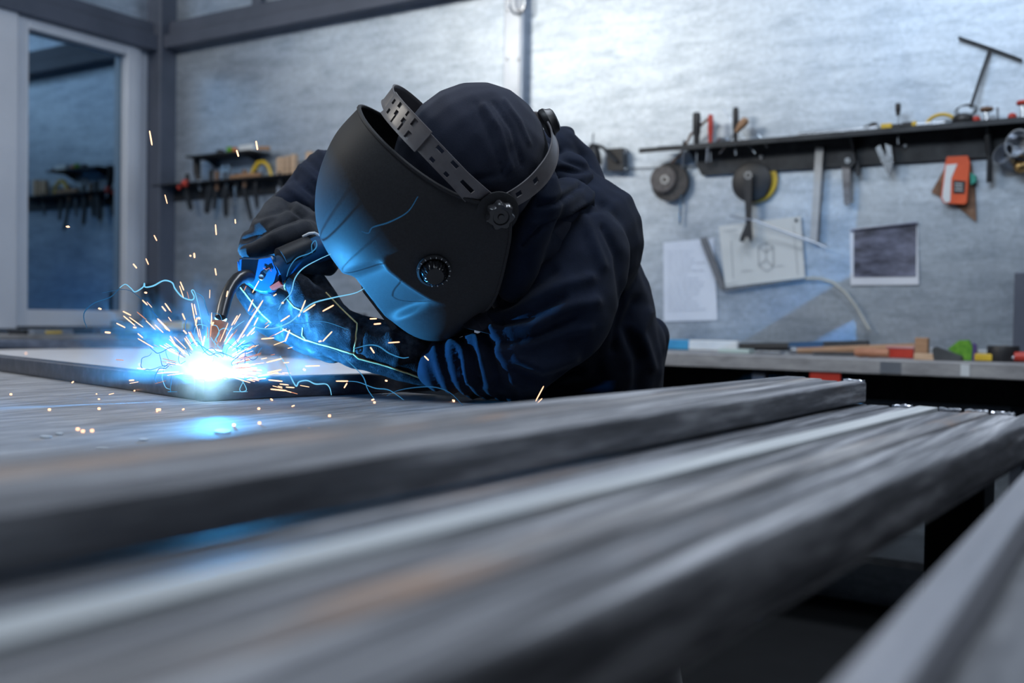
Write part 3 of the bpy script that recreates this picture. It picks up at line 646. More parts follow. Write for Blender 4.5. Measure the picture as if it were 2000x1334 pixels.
# ---- far glove (right hand) on the torch
gr = [capg((590, 400, 1.63, .042), (556, 428, 1.58, .037)), capg((556, 428, 1.58, .038), (530, 455, 1.54, .033)), capg((575, 440, 1.56, .036), (545, 470, 1.52, .028)), capg((520, 440, 1.56, .022), (510, 470, 1.54, .022)),
      # index laid along the top, folding over the head of the torch
      capg((590, 452, 1.50, .018), (540, 470, 1.475, .0165)), capg((540, 470, 1.475, .0165), (505, 487, 1.47, .0145)), capg((505, 487, 1.47, .0145), (482, 492, 1.47, .0115)),
      # middle, ring, little behind and beyond
      capg((520, 455, 1.54, .018), (492, 468, 1.52, .0155)), capg((492, 468, 1.52, .0155), (482, 488, 1.51, .013)),
      capg((600, 455, 1.52, .020), (625, 490, 1.50, .016)), capg((625, 490, 1.50, .016), (600, 517, 1.465, .0135)), capg((600, 517, 1.465, .0135), (588, 520, 1.46, .012)),
      capg((615, 440, 1.55, .022), (655, 490, 1.54, .018)), capg((655, 490, 1.54, .018), (640, 520, 1.50, .014)), capg((640, 520, 1.50, .014), (612, 522, 1.475, .0125)),
      # thumb
      capg((560, 460, 1.54, .022), (570, 495, 1.52, .017)), capg((570, 495, 1.52, .017), (560, 520, 1.51, .014))]
gc2 = creases([([(478, 470), (520, 452), (580, 430)], 4, -.004), ([(500, 425), (540, 415), (570, 400)], 5, -.003), ([(560, 400), (590, 425)], 4, -.004), ([(575, 392), (600, 415)], 4, .003)])
blob('glove', gr, .0038, KNIT, pers, 4, lambda V, Nn: gc2(V, Nn) + vnoise(V, 70, 32) * .0012 + vnoise(V, 180, 33) * .0006, label='dark soft work glove gripping the torch')

# ------------------------------------------------------------------ welding helmet
hel = thing('welding_helmet', H(0, .1, -.2), 'black welding mask with a shaded viewing window, lit blue by the arc', 'helmet')
SY = [(.140, .158), (.183, .132), (.219, .092), (.241, .050), (.249, .010), (.241, -.035), (.229, -.068), (.214, -.102), (.197, -.140), (.172, -.178), (.136, -.205), (.088, -.216)]
EY = [(-.002, .026), (.000, .018), (.001, .008), (.003, -.006), (.007, -.020), (.013, -.036), (.022, -.056), (.033, -.080), (.046, -.105), (.058, -.126), (.068, -.142), (.076, -.152)]
WD = [.128, .131, .133, .134, .134, .132, .130, .127, .122, .110, .090, .062]
def lerp_tab(tab, t):
    x = t * (len(tab) - 1); i = min(int(x), len(tab) - 2); f = x - i
    p0 = tab[max(i - 1, 0)]; p1 = tab[i]; p2 = tab[i + 1]; p3 = tab[min(i + 2, len(tab) - 1)]
    def cr1(a, b, c, d): return .5 * ((2 * b) + (-a + c) * f + (2 * a - 5 * b + 4 * c - d) * f * f + (-a + 3 * b - 3 * c + d) * f ** 3)
    if isinstance(p1, tuple): return tuple(cr1(*q) for q in zip(p0, p1, p2, p3))
    return cr1(p0, p1, p2, p3)
def shell_pt(t, th, inset=0.):
    """t top..chin, th -pi/2..pi/2 across the face (negative = wearer's left)"""
    s = lerp_tab(SY, t); e = lerp_tab(EY, t); wd = lerp_tab(WD, t) - inset
    n = .78; cx_ = abs(math.cos(th)) ** n; sx_ = abs(math.sin(th)) ** n * (1 if th > 0 else -1)
    sy_ = s[0] - inset; y = e[0] + (sy_ - e[0]) * cx_
    zc = cx_ ** ((1.75 - .75 * min(1, t * 1.6)) + 1.6 * max(0, (t - .68) / .32) ** 1.5)
    z = e[1] + (s[1] - e[1]) * zc
    return [wd * sx_, y, z]
NT, NH = 130, 190
def shell(inset):
    g = []
    for i in range(NT + 1):
        row = []
        for j in range(NH + 1):
            th = -PI / 2 + PI * j / NH; p = shell_pt(i / NT, th, inset)
            # protruding frame around the viewing window
            x, y, z = p
            ax_ = abs(x); z2_ = z + .062 * (1 - min(1, ax_ / .112)) if y > .09 else 9; y0w = .216 + .27 * (z + .064)
            if -.100 < z2_ < .004:
                fz = min(1, max(0, (z2_ + .100) / .022)) * min(1, max(0, (.004 - z2_) / .018)); fz = fz * fz * (3 - 2 * fz)
                xr = .110 + .13 * max(0, -.02 - z2_); yr = shell_pt(i / NT, -math.asin(min(1, xr / (lerp_tab(WD, i / NT) - inset)) ** (1 / .78)), inset)[1]
                if ax_ < .054: yt = y0w
                elif ax_ < xr: k = (ax_ - .054) / (xr - .054); yt = y0w + (yr - y0w) * k - .004 * math.sin(PI * k)
                else: yt = y
                lip = .0042 * math.exp(-((ax_ - xr) / .0055) ** 2)
                y = y + (yt - y) * fz + lip * fz * .6; x = x + (lip if x > 0 else -lip) * fz * .8
            row.append((x, y, z))
        g.append(row)
    return g
go_ = shell(0); gi = shell(.0032); mb = MB()
A0 = [[len(mb.v) + 0 for _ in r] for r in go_]
idx = {}
for nm, g in (('o', go_), ('i', gi)):
    for i, row in enumerate(g):
        for j, p in enumerate(row): idx[nm, i, j] = len(mb.v); mb.v.append(H(*p))
for i in range(NT):
    for j in range(NH):
        mb.f.append((idx['o', i, j], idx['o', i + 1, j], idx['o', i + 1, j + 1], idx['o', i, j + 1])); mb.f.append((idx['i', i, j], idx['i', i, j + 1], idx['i', i + 1, j + 1], idx['i', i + 1, j]))
for j in range(NH):
    for i in (0, NT): mb.f.append((idx['o', i, j], idx['o', i, j + 1], idx['i', i, j + 1], idx['i', i, j]))
for i in range(NT):
    for j in (0, NH): mb.f.append((idx['o', i, j], idx['i', i, j], idx['i', i + 1, j], idx['o', i + 1, j]))
build('shell', mb, HELM, parent=hel, smooth=True, ang=50)
# rolled rim along the top edge and down the near side
rp = [H(*shell_pt(0, -PI / 2 + PI * j / 60)) for j in range(61)]; mb = MB(); mb.tube(rp, .0030, 8); build('rim', mb, HELM, parent=hel, smooth=True)
for s in (0, 1):
    rp = [H(*shell_pt(i / 40, (-1 if s == 0 else 1) * PI / 2)) for i in range(41)]; mb = MB(); mb.tube(rp, .0024, 8); build('side_rim', mb, HELM, parent=hel, smooth=True)
rp = [H(*shell_pt(1, -PI / 2 + PI * j / 60)) for j in range(61)]; mb = MB(); mb.tube(rp, .0026, 8); build('chin_rim', mb, HELM, parent=hel, smooth=True)
# viewing window: raised frame bars and glass
def wpt(x, z, l): return H(x, .216 + .27 * (z + .064) + l, z)
nrm_ = HM @ Vector((0, .965, -.26))
for (xa, xb, za, zb) in ((-.053, .053, -.074, -.067), (-.053, .053, -.142, -.135), (-.053, -.046, -.135, -.074), (.046, .053, -.135, -.074)):
    mb = MB(); mb.prism([wpt(xa, za, -.004), wpt(xb, za, -.004), wpt(xb, zb, -.004), wpt(xa, zb, -.004)], nrm_ * .008); build('window_rim', mb, HELM, parent=hel)
mb = MB(); mb.prism([wpt(-.046, -.135, -.002), wpt(.046, -.135, -.002), wpt(.046, -.074, -.002), wpt(-.046, -.074, -.002)], nrm_ * .0035); build('viewing_window', mb, mat('dark_weld_glass', (.02, .05, .05), .03, 0, Coat_Weight=1), parent=hel, label='dark glossy rectangular viewing window')
# ear tabs and knobs, dial
for s in (-1, 1):
    mb = MB(); c = H(s * .1285, .014, .016); mb.lathe(c - HM @ Vector((s * .002, 0, 0)), HM @ Vector((s, 0, 0)), [(.0, -.001), (.027, -.001), (.030, .0005), (.030, .003), (.027, .0042), (0, .0045)], 36); build('ear_tab', mb, HELM, parent=hel, smooth=True)
    kb = MB(); ax = HM @ Vector((s, 0, 0)); Y = HM @ Vector((0, 1, 0)); Z = HM @ Vector((0, 0, 1)); c = H(s * .133, .013, .017); n = 56
    prof = [(0, .0), (.9, .0), (1.0, .002), (1.0, .013), (.9, .0155), (.62, .016), (.55, .0135), (.25, .0135), (.2, .016), (0, .016)]
    b0 = len(kb.v)
    for r, h in prof:
        for j in range(n):
            a = 2 * PI * j / n; lob = 1 + (.10 * math.cos(7 * a) if r > .8 else 0); kb.v.append(c + ax * h + (Y * math.cos(a) + Z * math.sin(a)) * (max(r, 1e-4) * .0185 * lob))
    for i in range(len(prof) - 1):
        for j in range(n): kb.f.append((b0 + i * n + j, b0 + i * n + (j + 1) % n, b0 + (i + 1) * n + (j + 1) % n, b0 + (i + 1) * n + j))
    build('knob', kb, mat('glossy_dark_knob', (.03, .03, .033), .22), parent=hel, smooth=True, label='fluted black pivot knob')
dc = H(-.1295, .117, -.034)
dl = MB(); ax = HM @ Vector((-1, .10, 0)); ax.normalize(); dl.lathe(dc - ax * .004, ax, [(.0215, 0), (.0235, .003), (.0235, .007), (.0205, .0085), (.0185, .0065), (.0185, .004)], 40); ring = build('dial_ring', dl, BLACKP, parent=hel, smooth=True)
dl = MB(); e1_ = ax.orthogonal().normalized(); e2_ = ax.cross(e1_); n = 80; b0 = 0
prof = [(0.0185, 0), (.0175, .004), (.0145, .016), (.012, .0185), (0, .0185)]
for r, h in prof:
    for j in range(n):
        a = 2 * PI * j / n; q = 1 + (.045 * (1 if math.sin(20 * a) > 0 else -1) if .012 < r else 0); dl.v.append(dc + ax * h + (e1_ * math.cos(a) + e2_ * math.sin(a)) * max(r, 1e-4) * q)
for i in range(len(prof) - 1):
    for j in range(n): dl.f.append((i * n + j, i * n + (j + 1) % n, (i + 1) * n + (j + 1) % n, (i + 1) * n + j))
build('adjusting_dial', dl, mat('glossy_black_plastic', (.01, .01, .012), .15), parent=hel, smooth=True, ang=25, label='ribbed glossy black adjusting dial')
mk = MB()
for k in range(14):
    a = k * 2 * PI / 18 + .6; p = dc + ax * .0050 + (e1_ * math.cos(a) + e2_ * math.sin(a)) * .0218; mk.box(p, (e1_ * math.cos(a) + e2_ * math.sin(a), ax.cross(e1_ * math.cos(a) + e2_ * math.sin(a)), ax), (.0011, .0004, .0004))
for q in range(0): pass
build('dial_mark', mk, WHITE, parent=ring)

# headgear band: ribbons on an ellipsoid around the cap
HC = Vector((0, .012, .040))
def ribbon(name, pts, wid, th, m, parent, lift=0, slots=None, **kw):
    """closed flat band through local points, surface normal away from the head centre; slots = list of (t0,t1,v0,v1) holes"""
    n = len(pts); mb = MB(); wf = wid if callable(wid) else (lambda t: wid)
    NV = 10; fr_ = []
    for i in range(n):
        p = Vector(pts[i]); t = (Vector(pts[min(i + 1, n - 1)]) - Vector(pts[max(i - 1, 0)])).normalized(); nr = (p - HC); nr = (nr - t * nr.dot(t)).normalized(); b = t.cross(nr); fr_.append((p, nr, b))
    def pt(i, v, o):
        p, nr, b = fr_[i]; q = p + b * ((v - .5) * wf(i / (n - 1))); 
        e = .0012 if v in (0, 1) else 0
        return H(*(q + nr * (o + lift + e)))
    hole = set()
    for (a, b_, v0, v1) in (slots or []):
        for i in range(n - 1):
            if a <= (i + .5) / (n - 1) <= b_:
                for k in range(NV):
                    if v0 <= (k + .5) / NV <= v1: hole.add((i, k))
    I = {}
    for i in range(n):
        for k in range(NV + 1):
            for o in (0, 1): I[i, k, o] = len(mb.v); mb.v.append(pt(i, k / NV, th * o))
    for i in range(n - 1):
        for k in range(NV):
            if (i, k) in hole: continue
            mb.f.append((I[i, k, 1], I[i + 1, k, 1], I[i + 1, k + 1, 1], I[i, k + 1, 1])); mb.f.append((I[i, k, 0], I[i, k + 1, 0], I[i + 1, k + 1, 0], I[i + 1, k, 0]))
            for (di, dk, e0, e1x) in ((-1, 0, (i, k), (i, k + 1)), (1, 0, (i + 1, k), (i + 1, k + 1)), (0, -1, (i, k), (i + 1, k)), (0, 1, (i, k + 1), (i + 1, k + 1))):
                ni, nk = i + di, k + dk
                if ni < 0 or nk < 0 or ni >= n - 1 or nk >= NV or (ni, nk) in hole: mb.f.append((I[(*e0, 0)], I[(*e1x, 0)], I[(*e1x, 1)], I[(*e0, 1)]))
    return build(name, mb, m, parent=parent, smooth=True, ang=40, **kw)
def arcpts(A, M_, B, n):
    """arc in the plane of three points around the head, pushed out to the head surface"""
    A, M_, B = Vector(A), Vector(M_), Vector(B); out = []
    a, b = A - HC, B - HC; mdir = M_ - HC
    for i in range(n):
        t = i / (n - 1); q = a * ((1 - t) ** 2) + mdir * (2 * t * (1 - t)) * 1.0 + b * (t * t)
        ra = a.length * (1 - t) ** 2 + mdir.length * 2 * t * (1 - t) + b.length * t * t; out.append(HC + q.normalized() * ra)
    return out
gear = tag(bpy.data.objects.new('head_strap', None)); COL.objects.link(gear); gear.parent = hel; gear.location = H(0, 0, .05) - wloc(hel)
fpts = arcpts((-.112, .024, .028), (-.122, .066, .128), (.0, .094, .152), 60)
ribbon('strap_band', fpts, lambda t: .028 + .008 * max(0, 1 - t * 4), .0022, BAND, gear, .004,
       slots=[(.13, .23, .38, .62), (.30, .34, .12, .28), (.31, .36, .70, .88), (.42, .46, .12, .28), (.43, .48, .70, .88)])
f2 = [fpts[32] + (fpts[59] - fpts[32]) * 0 if False else p for p in fpts[32:]]; f2 = [f2[0].lerp(f2[0], 0)] + f2[1:]
ribbon('strap_band', f2, .034, .0024, BAND, gear, .0068, slots=[(.20, .26, .15, .35), (.22, .28, .65, .85), (.36, .42, .15, .35), (.38, .44, .42, .58), (.40, .46, .68, .86), (.55, .6, .15, .35), (.57, .63, .45, .6), (.6, .66, .7, .88), (.75, .8, .2, .4), (.78, .84, .6, .8)], label='overlapping perforated end of the band')
f3 = [ (p.x * -1, p.y, p.z) for p in fpts ]; ribbon('strap_band', f3, .026, .0022, BAND, gear, .004)
for s in (1, -1):
    bpts = arcpts((-.112 * s, .030, .022), (-.104 * s, -.062, .030), (.0, -.096, .062), 48)
    ribbon('rear_band', bpts, lambda t: .030 - .008 * abs(2 * t - 1), .0022, BAND, gear, .003, slots=[(.25, .3, .35, .6), (.4, .45, .35, .6)])
bx_ = HM @ Vector((0, -1, .15)); bx_.normalize(); c = H(0, -.098, .060); mb = MB(); mb.lathe(c, bx_, [(0, 0), (.020, 0), (.022, .003), (.022, .008), (.019, .012), (.017, .018), (.014, .020), (0, .020)], 36); build('ratchet_knob', mb, BLACKP, parent=gear, smooth=True, label='black ratchet knob at the back of the band')
mb = MB(); mb.box(H(-.121, .035, .030), (HM @ Vector((0, 1, .8)), HM @ Vector((0, -.8, 1)), HM @ Vector((1, 0, 0))), (.016, .006, .003), .002); build('stop_lever', mb, BAND, parent=gear)

# ------------------------------------------------------------------ welding torch
tor = thing('welding_torch', P(500, 540, 1.565), 'blue handled welding torch with black swan neck and copper nozzle', 'torch')
D_ = 1.565
back = cf * .036
poly = [(462, 506), (470, 501), (500, 502), (520, 499), (533, 496), (538, 512), (546, 530), (540, 552), (526, 572), (514, 574), (500, 571), (488, 560), (474, 552), (464, 532)]
bm = bmesh.new(); vs = [bm.verts.new(P(x, y, D_ - .018)) for x, y in poly]; f = bm.faces.new(vs); r = bmesh.ops.extrude_face_region(bm, geom=[f]); bmesh.ops.translate(bm, verts=[v for v in r['geom'] if isinstance(v, bmesh.types.BMVert)], vec=back)
bmesh.ops.bevel(bm, geom=bm.edges[:], offset=.004, segments=3, affect='EDGES'); mb = MB(); bm.verts.index_update(); mb.add([v.co.copy() for v in bm.verts], [tuple(v.index for v in f.verts) for f in bm.faces]); bm.free()
tb = build('torch_body', mb, BLUEP, parent=tor, smooth=True, ang=50)
mb = MB(); mb.tube([P(535, 532, D_), P(556, 520, 1.575), P(585, 505, 1.59), (P(615, 490, 1.605)), P(648, 478, 1.62)], [.021, .0205, .019, .0205, .022], 20); build('handle', mb, BLUEP, parent=tor, smooth=True)
mb = MB(); mb.tube([P(648, 478, 1.60), P(690, 480, 1.63), P(740, 520, 1.68), P(790, 600, 1.74), P(815, 680, 1.82), P(790, 735, 1.95), P(700, 745, 2.1)], [.013, .012, .012, .012, .012, .012, .012], 12); build('cable', mb, BLACKP, parent=tor, smooth=True)
mb = MB(); mb.v = []; mb.f = []; mb.tube([P(548, 506, 1.565), P(575, 494, 1.578), P(605, 480, 1.592)], [.0175, .0175, .0165], 16); build('grip', mb, BLACKP, parent=tor, smooth=True, label='black rubber grip insert')
mb = MB(); mb.tube([P(592, 462, 1.585), P(604, 456, 1.58), P(614, 455, 1.58), (P(624, 460, 1.585))], .0022, 8); build('loop', mb, WHITE, parent=tor, smooth=True, label='small white loop')
mb = MB(); pr = [P(544, 549, D_ - .019), P(549, 556, D_ - .019), P(530, 566, D_ - .019), P(526, 560, D_ - .019)]; mb.prism(pr, cf * .02); build('trigger', mb, RED, parent=tor, label='red trigger')
mb = MB(); mb.lathe(P(511, 542, D_ - .0185), -cf, [(.0045, 0), (.0045, .0015), (.0038, .002), (.002, .0012), (0, .0012)], 16); build('screw', mb, CHROME, parent=tb, smooth=True)
mb = MB(); mb.box(P(522, 527, D_ - .0185), (cr + cu, cu - cr, cf), (.006, .0028, .0008), .0005); build('name_plate', mb, BLACKP, parent=tb)
mb = MB(); mb.tube([P(514, 523, D_ - .0195), P(520, 527, D_ - .0197), P(526, 523, D_ - .0197), P(530, 530, D_ - .0195)], .0006, 6); build('red_mark', mb, RED, parent=tb, label='small red mark')
neck = [(492, 543), (484, 540), (474, 540), (464, 545), (454, 556), (446, 570), (440, 586), (435, 604), (431, 622)]
mb = MB(); mb.tube([P(x, y, 1.558 - .093 * i / 8) for i, (x, y) in enumerate(neck)], [.0105, .0105, .0100, .0095, .0090, .0090, .0092, .0092, .0085], 18); build('swan_neck', mb, mat('black_rubber_tube', (.018, .018, .02), .3), parent=tor, smooth=True, label='black curved swan neck')
mb = MB(); ax = (P(421, 684, 1.452) - P(429, 626, 1.458)); Lx = ax.length; mb.lathe(P(429, 626, 1.458), ax, [(.007, 0), (.0115, .001), (.0118, .003), (.0115, Lx * .55), (.0105, Lx * .8), (.0095, Lx), (.0078, Lx), (.0078, Lx * .7), (0, Lx * .7)], 28); build('nozzle', mb, COPPER, parent=tor, smooth=True, label='copper gas nozzle')
mb = MB(); mb.tube([P(421, 680, 1.452), P(415, 706, 1.44)], .0008, 8); build('wire_electrode', mb, COPPER, parent=tor)

# ------------------------------------------------------------------ shelf of angle iron on the right wall
def wprism(mb, pts, o0, o1):
    """polygon on the plane o0 in front of the right wall, thickened towards the room to o1"""
    base = [W(x, y, o0) for x, y in pts]; return mb.prism(base, WN * (o1 - o0))
def rod(pts, r, n=8):
    mb = MB(); mb.tube([W(*p) for p in pts], r, n); return mb
shl = thing('steel_shelf', W(1600, 300), 'dark angle iron shelf crossing the right wall, full of hand tools', 'shelf')
zs = W(1400, 276, .10).z - .004
sa = (W(1250, 277, .10) - CORNER).dot(WR); sb = sa + 2.4
mb = MB(); A = CORNER + WR * sa + Vector((0, 0, zs)); B = CORNER + WR * sb + Vector((0, 0, zs))
mb.prism([A + WN * .105, A + WR * .16 + WN * .001, B + WN * .001, B + WN * .105], Vector((0, 0, -.005))); build('shelf_plate', mb, DARKM, parent=shl)
mb = MB(); hw = .105
mb.prism([A + WR * .16 + WN * .012, A + WR * .22 + WN * .012 - Vector((0, 0, hw)), B + WN * .012 - Vector((0, 0, hw)), B + WN * .012], WN * .006); build('back_flange', mb, DARKM, parent=shl)
mb = MB(); mb.prism([A + WN * .104, A + WN * .104 - Vector((0, 0, .018)), B + WN * .104 - Vector((0, 0, .018)), B + WN * .104], WN * .004); build('front_lip', mb, DARKM, parent=shl)
for s in (.78, 1.45, 2.1):
    mb = MB(); c = A + WR * s; mb.prism([c + WN * .02 - Vector((0, 0, .005)), c + WN * .095 - Vector((0, 0, .005)), c + WN * .02 - Vector((0, 0, .08))], WR * .006); build('bracket', mb, DARKM, parent=shl)
for s in (.45, .95, 1.5, 2.0):
    mb = MB(); mb.lathe(A + WR * s + WN * .018 - Vector((0, 0, .05)), WN, [(.009, 0), (.009, .004), (.005, .006), (0, .006)], 6); build('bolt', mb, CHROME, parent=shl)
zt_ = zs
def seat(px, off=.06): p = W(px, 250, off); return Vector((p.x, p.y, zs))
# screwdrivers standing in the shelf holes
def driver(px, top, bot, hm, lab, off=.07, r=.011, lean=0, sr=.003, hl=None):
    ht = W(px, top, off); s0 = seat(px - lean * 0, off); up = (ht - s0); t = thing('screwdriver', s0, lab, 'screwdriver')
    low_ = W(px - lean, bot, off); hb = Vector((s0.x, s0.y, zs + .004)) if hl is None else W(px - lean * .3, hl, off)
    ax = ht - hb; mb = MB(); mb.lathe(hb, ax, [(0, 0), (r * .6, 0), (r * .8, ax.length * .12), (r * .7, ax.length * .2), (r, ax.length * .4), (r, ax.length * .9), (r * .8, ax.length), (0, ax.length)], 14); build('handle', mb, hm, parent=t, smooth=True)
    mb = MB(); mb.tube([hb, low_], sr, 8); build('shaft', mb, CHROME, parent=t, smooth=True); return t
driver(1361, 220, 318, BLACKP, 'black handled screwdriver, leftmost one standing in the right shelf', r=.015)
driver(1388, 224, 316, RED, 'dark red handled screwdriver standing in the right shelf', r=.010)
driver(1437, 210, 303, BLACKP, 'slim black screwdriver beside the wooden handled awl', r=.011)
driver(1754, 202, 282, BLACKP, 'small black screwdriver above the shiny pliers', r=.009, hl=226)
t = thing('awl', seat(1448), 'tilted awl with a pale wooden handle in the right shelf', 'tool')
mb = MB(); a = W(1436, 258, .07); b = W(1460, 231, .07); ax = b - a; mb.lathe(a, ax, [(0, 0), (.009, 0), (.012, .02), (.0155, ax.length * .6), (.014, ax.length * .9), (0, ax.length)], 14); build('handle', mb, WOOD, parent=t, smooth=True)
mb = MB(); mb.tube([a, W(1405, 300, .07)], .0028, 8); build('shaft', mb, CHROME, parent=t)
build('wire_rod', rod([(1412, 212, .06), (1440, 252, .06), (1475, 300, .06)], .002), CHROME, label='thin bright wire leaning across the awl on the right shelf', cat='wire')
build('twisted_rod', rod([(1383, 232, .05), (1350, 262, .05), (1330, 300, .05), (1312, 318, .05)], .005), BROWN, label='brown bent rod leaning between the first two screwdrivers', cat='rod')
build('wire_rod', rod([(1481, 262, .05), (1500, 288, .05)], .0035), CHROME, label='short bright pin hanging from the shelf right of the awl', cat='pin')
mb = MB(); c = seat(1412, .05); mb.lathe(c, (0, 0, 1), [(0, 0), (.022, .001), (.026, .012), (.020, .022), (.012, .024), (.010, .016), (0, .016)], 20); build('cup_brush', mb, CHROME, smooth=True, label='round bright metal cup sitting on the shelf between screwdrivers', cat='cup')
mb = MB(); mb.tube([seat(1285, .06) + Vector((0, 0, .006)), seat(1325, .04) + Vector((0, 0, .006))], .006, 8); build('drill_bit', mb, CHROME, smooth=True, label='short bright bolt lying on the pointed left end of the shelf', cat='bolt')
mb = MB(); a = W(1337, 268, .08); b = W(1330, 437, .02)
build('drill_rod', rod([(1336, 275, .09), (1332, 330, .03), (1328, 438, .02)], .0045), CHROME, label='long bright rod hanging behind the grey grinding disc', cat='rod')
build('drill_rod', rod([(1383, 278, .08), (1380, 316, .05)], .005), CHROME, label='short grey rod hanging under the dark red screwdriver', cat='rod')
# long flat ruler and tools at the right part of the shelf
def onshelf(name, px0, px1, h, dep, m, lab, cat, off=.055, z0=.0, bev=.002, **kw):
    a = seat(px0, off); b = seat(px1, off); mb = MB(); ax = (b - a).normalized(); mb.box((a + b) / 2 + Vector((0, 0, z0 + h / 2 + .0005)), (ax, WN, (0, 0, 1)), ((b - a).length / 2, dep / 2, h / 2), bev); return build(name, mb, m, label=lab, cat=cat, **kw)
onshelf('steel_ruler', 1560, 1715, .012, .02, CHROME, 'long bright steel strip lying on the shelf', 'ruler', off=.08)
mb = MB(); a = seat(1650, .04); b = seat(1712, .04); mb.prism([a + Vector((0, 0, .001)), b + Vector((0, 0, .001)), b + Vector((0, 0, .034)), b - WR * .012 + Vector((0, 0, .036))], WN * -.02); build('dark_wedge', mb, BLACKP, label='dark wedge shaped tool behind the steel strip on the shelf', cat='wedge')
t = thing('utility_knife', seat(1735, .08), 'yellow and black knife lying on the shelf beside the small screwdriver', 'knife')
mb = MB(); a = seat(1722, .08); b = seat(1742, .08); mb.box((a + b) / 2 + Vector((0, 0, .010)), (WR, WN, (0, 0, 1)), (.018, .012, .009), .003); build('handle', mb, YELLOW, parent=t)
mb = MB(); mb.box(seat(1752, .08) + Vector((0, 0, .008)), (WR, WN, (0, 0, 1)), (.014, .010, .007), .003); build('grip', mb, BLACKP, parent=t)
t = thing('file_tool', seat(1790, .06), 'long black and yellow handled file lying on the shelf', 'file')
mb = MB(); mb.tube([seat(1762, .06) + Vector((0, 0, .012)), seat(1782, .06) + Vector((0, 0, .012))], .011, 12); build('handle', mb, BLACKP, parent=t, smooth=True)
mb = MB(); mb.tube([seat(1782, .06) + Vector((0, 0, .012)), seat(1790, .06) + Vector((0, 0, .012))], .0115, 12); build('collar', mb, YELLOW, parent=t, smooth=True)
mb = MB(); mb.box(seat(1818, .06) + Vector((0, 0, .008)), (WR, WN, (0, 0, 1)), (.045, .008, .006), .001); build('blade', mb, CHROME, parent=t)
mb = MB(); c = seat(1838, .04) + Vector((0, 0, .0)); pts = [c + WR * (.048 * math.cos(a)) + Vector((0, 0, .040 * math.sin(a) + .002)) for a in [PI * k / 16 for k in range(17)]]; mb.tube(pts, .006, 8); build('tape_ring', mb, YELLOW, smooth=True, label='yellow and dark ring standing on the shelf before the black coil', cat='ring')
t = thing('wire_coil', seat(1880, .06), 'black coil with loose loops of wire on the shelf', 'coil')
mb = MB(); mb.lathe(seat(1880, .06), (0, 0, 1), [(.0, .0), (.030, .001), (.034, .012), (.030, .026), (.018, .034), (0, .034)], 20); build('hub', mb, BLACKP, parent=t, smooth=True)
for k in range(3):
    mb = MB(); c = seat(1882 + 4 * k, .06) + Vector((0, 0, .03)); mb.tube([c + (WR * math.cos(a) * .03 + Vector((0, 0, 1)) * (math.sin(a) * .018 + .014)) + WN * (.01 * k - .01) for a in [2 * PI * j / 18 for j in range(19)]], .0016, 6); build('wire_loop', mb, DARKM, parent=t, smooth=True)
t = thing('tee_bar', seat(1897, .05), 'long thin T shaped bar leaning on the upper right wall', 'bar')
mb = rod([(1896, 210, .05), (1912, 160, .03), (1934, 95, .015)], .0055); build('stem', mb, DARKM, parent=t, smooth=True)
mb = rod([(1872, 74, .015), (1934, 95, .015), (1996, 118, .015)], .0055); build('crossbar', mb, DARKM, parent=t, smooth=True)
def clamp(px, lab, s=1.):
    t = thing('screw_clamp', seat(px, .06), lab, 'clamp'); c = seat(px, .06); Z = Vector((0, 0, 1))
    mb = MB(); mb.lathe(c, Z, [(0, 0), (.010, 0), (.007, .006), (.006, .034 * s), (.008, .036 * s), (0, .037 * s)], 12); build('screw', mb, CHROME, parent=t, smooth=True)
    mb = MB(); mb.lathe(c + Z * .035 * s, Z, [(0, 0), (.018, .001), (.021, .006), (.018, .013), (.006, .016), (0, .016)], 14); build('knob', mb, RED if s > 1 else BROWN, parent=t, smooth=True)
    mb = MB(); mb.ball(c - WR * .03 + Z * .012, (.014, .012, .012), 8); build('jaw', mb, RED, parent=t, smooth=True)
clamp(1926, 'small clamp with brown knob and red jaw on the shelf'); clamp(1997, 'red knobbed clamp at the right end of the shelf in view', 1.3)
mb = MB(); mb.tube([W(1929, 232, .06), W(1930, 262, .05)], .006, 10); mb.tube([W(1930, 262, .05), W(1933, 300, .04)], .012, 12); mb.tube([W(1933, 300, .04), W(1932, 356, .035)], [.008, .009], 10); build('socket_wrench', mb, DARKM, smooth=True, label='dark socket wrench hanging from the shelf left of the metal jars', cat='wrench')
mb = MB(); mb.tube([W(1948, 210, .09), W(1949, 236, .09)], .004, 8); build('pin', mb, CHROME, label='short white pin at the front lip of the shelf near the socket wrench', cat='pin')
# discs
mb = MB(); c = W(1313, 357, .004); mb.lathe(c, WN, [(.018, 0), (.070, 0), (.070, .012), (.068, .016), (.074, .018), (.074, .03), (.060, .032), (.018, .032), (.018, 0)], 40); d1 = build('grinding_disc', mb, ABR, smooth=True, ang=30, label='stack of dark grinding discs hanging under the shelf, leftmost round thing', cat='disc')
mb = MB(); c2 = W(1299, 351, .034); mb.lathe(c2, WN, [(.009, 0), (.050, 0), (.052, .004), (.052, .022), (.048, .027), (.020, .028), (.009, .028), (.009, 0)], 40); build('front_disc', mb, BROWN if False else noisy(mat('grey_grit', (.14, .12, .11), .9), [(.10, .085, .08), (.19, .165, .15)], scale=60, bump=.6), parent=d1, smooth=True, ang=30)
mb = MB(); mb.lathe(W(1299, 351, .062), WN, [(.009, 0), (.018, 0), (.018, .004), (.009, .004), (.009, 0)], 20); build('bushing', mb, CHROME, parent=d1, smooth=True, ang=30)
t = thing('flap_disc', W(1475, 400, .01), 'round black disc with a yellow edge hanging on the wall behind the open wrench', 'disc')
mb = MB(); mb.lathe(W(1478, 354, .004), WN, [(.0, 0), (.078, 0), (.080, .004), (.080, .012), (.0, .012)], 44); build('rim_disc', mb, YELLOW, parent=t, smooth=True, ang=30)
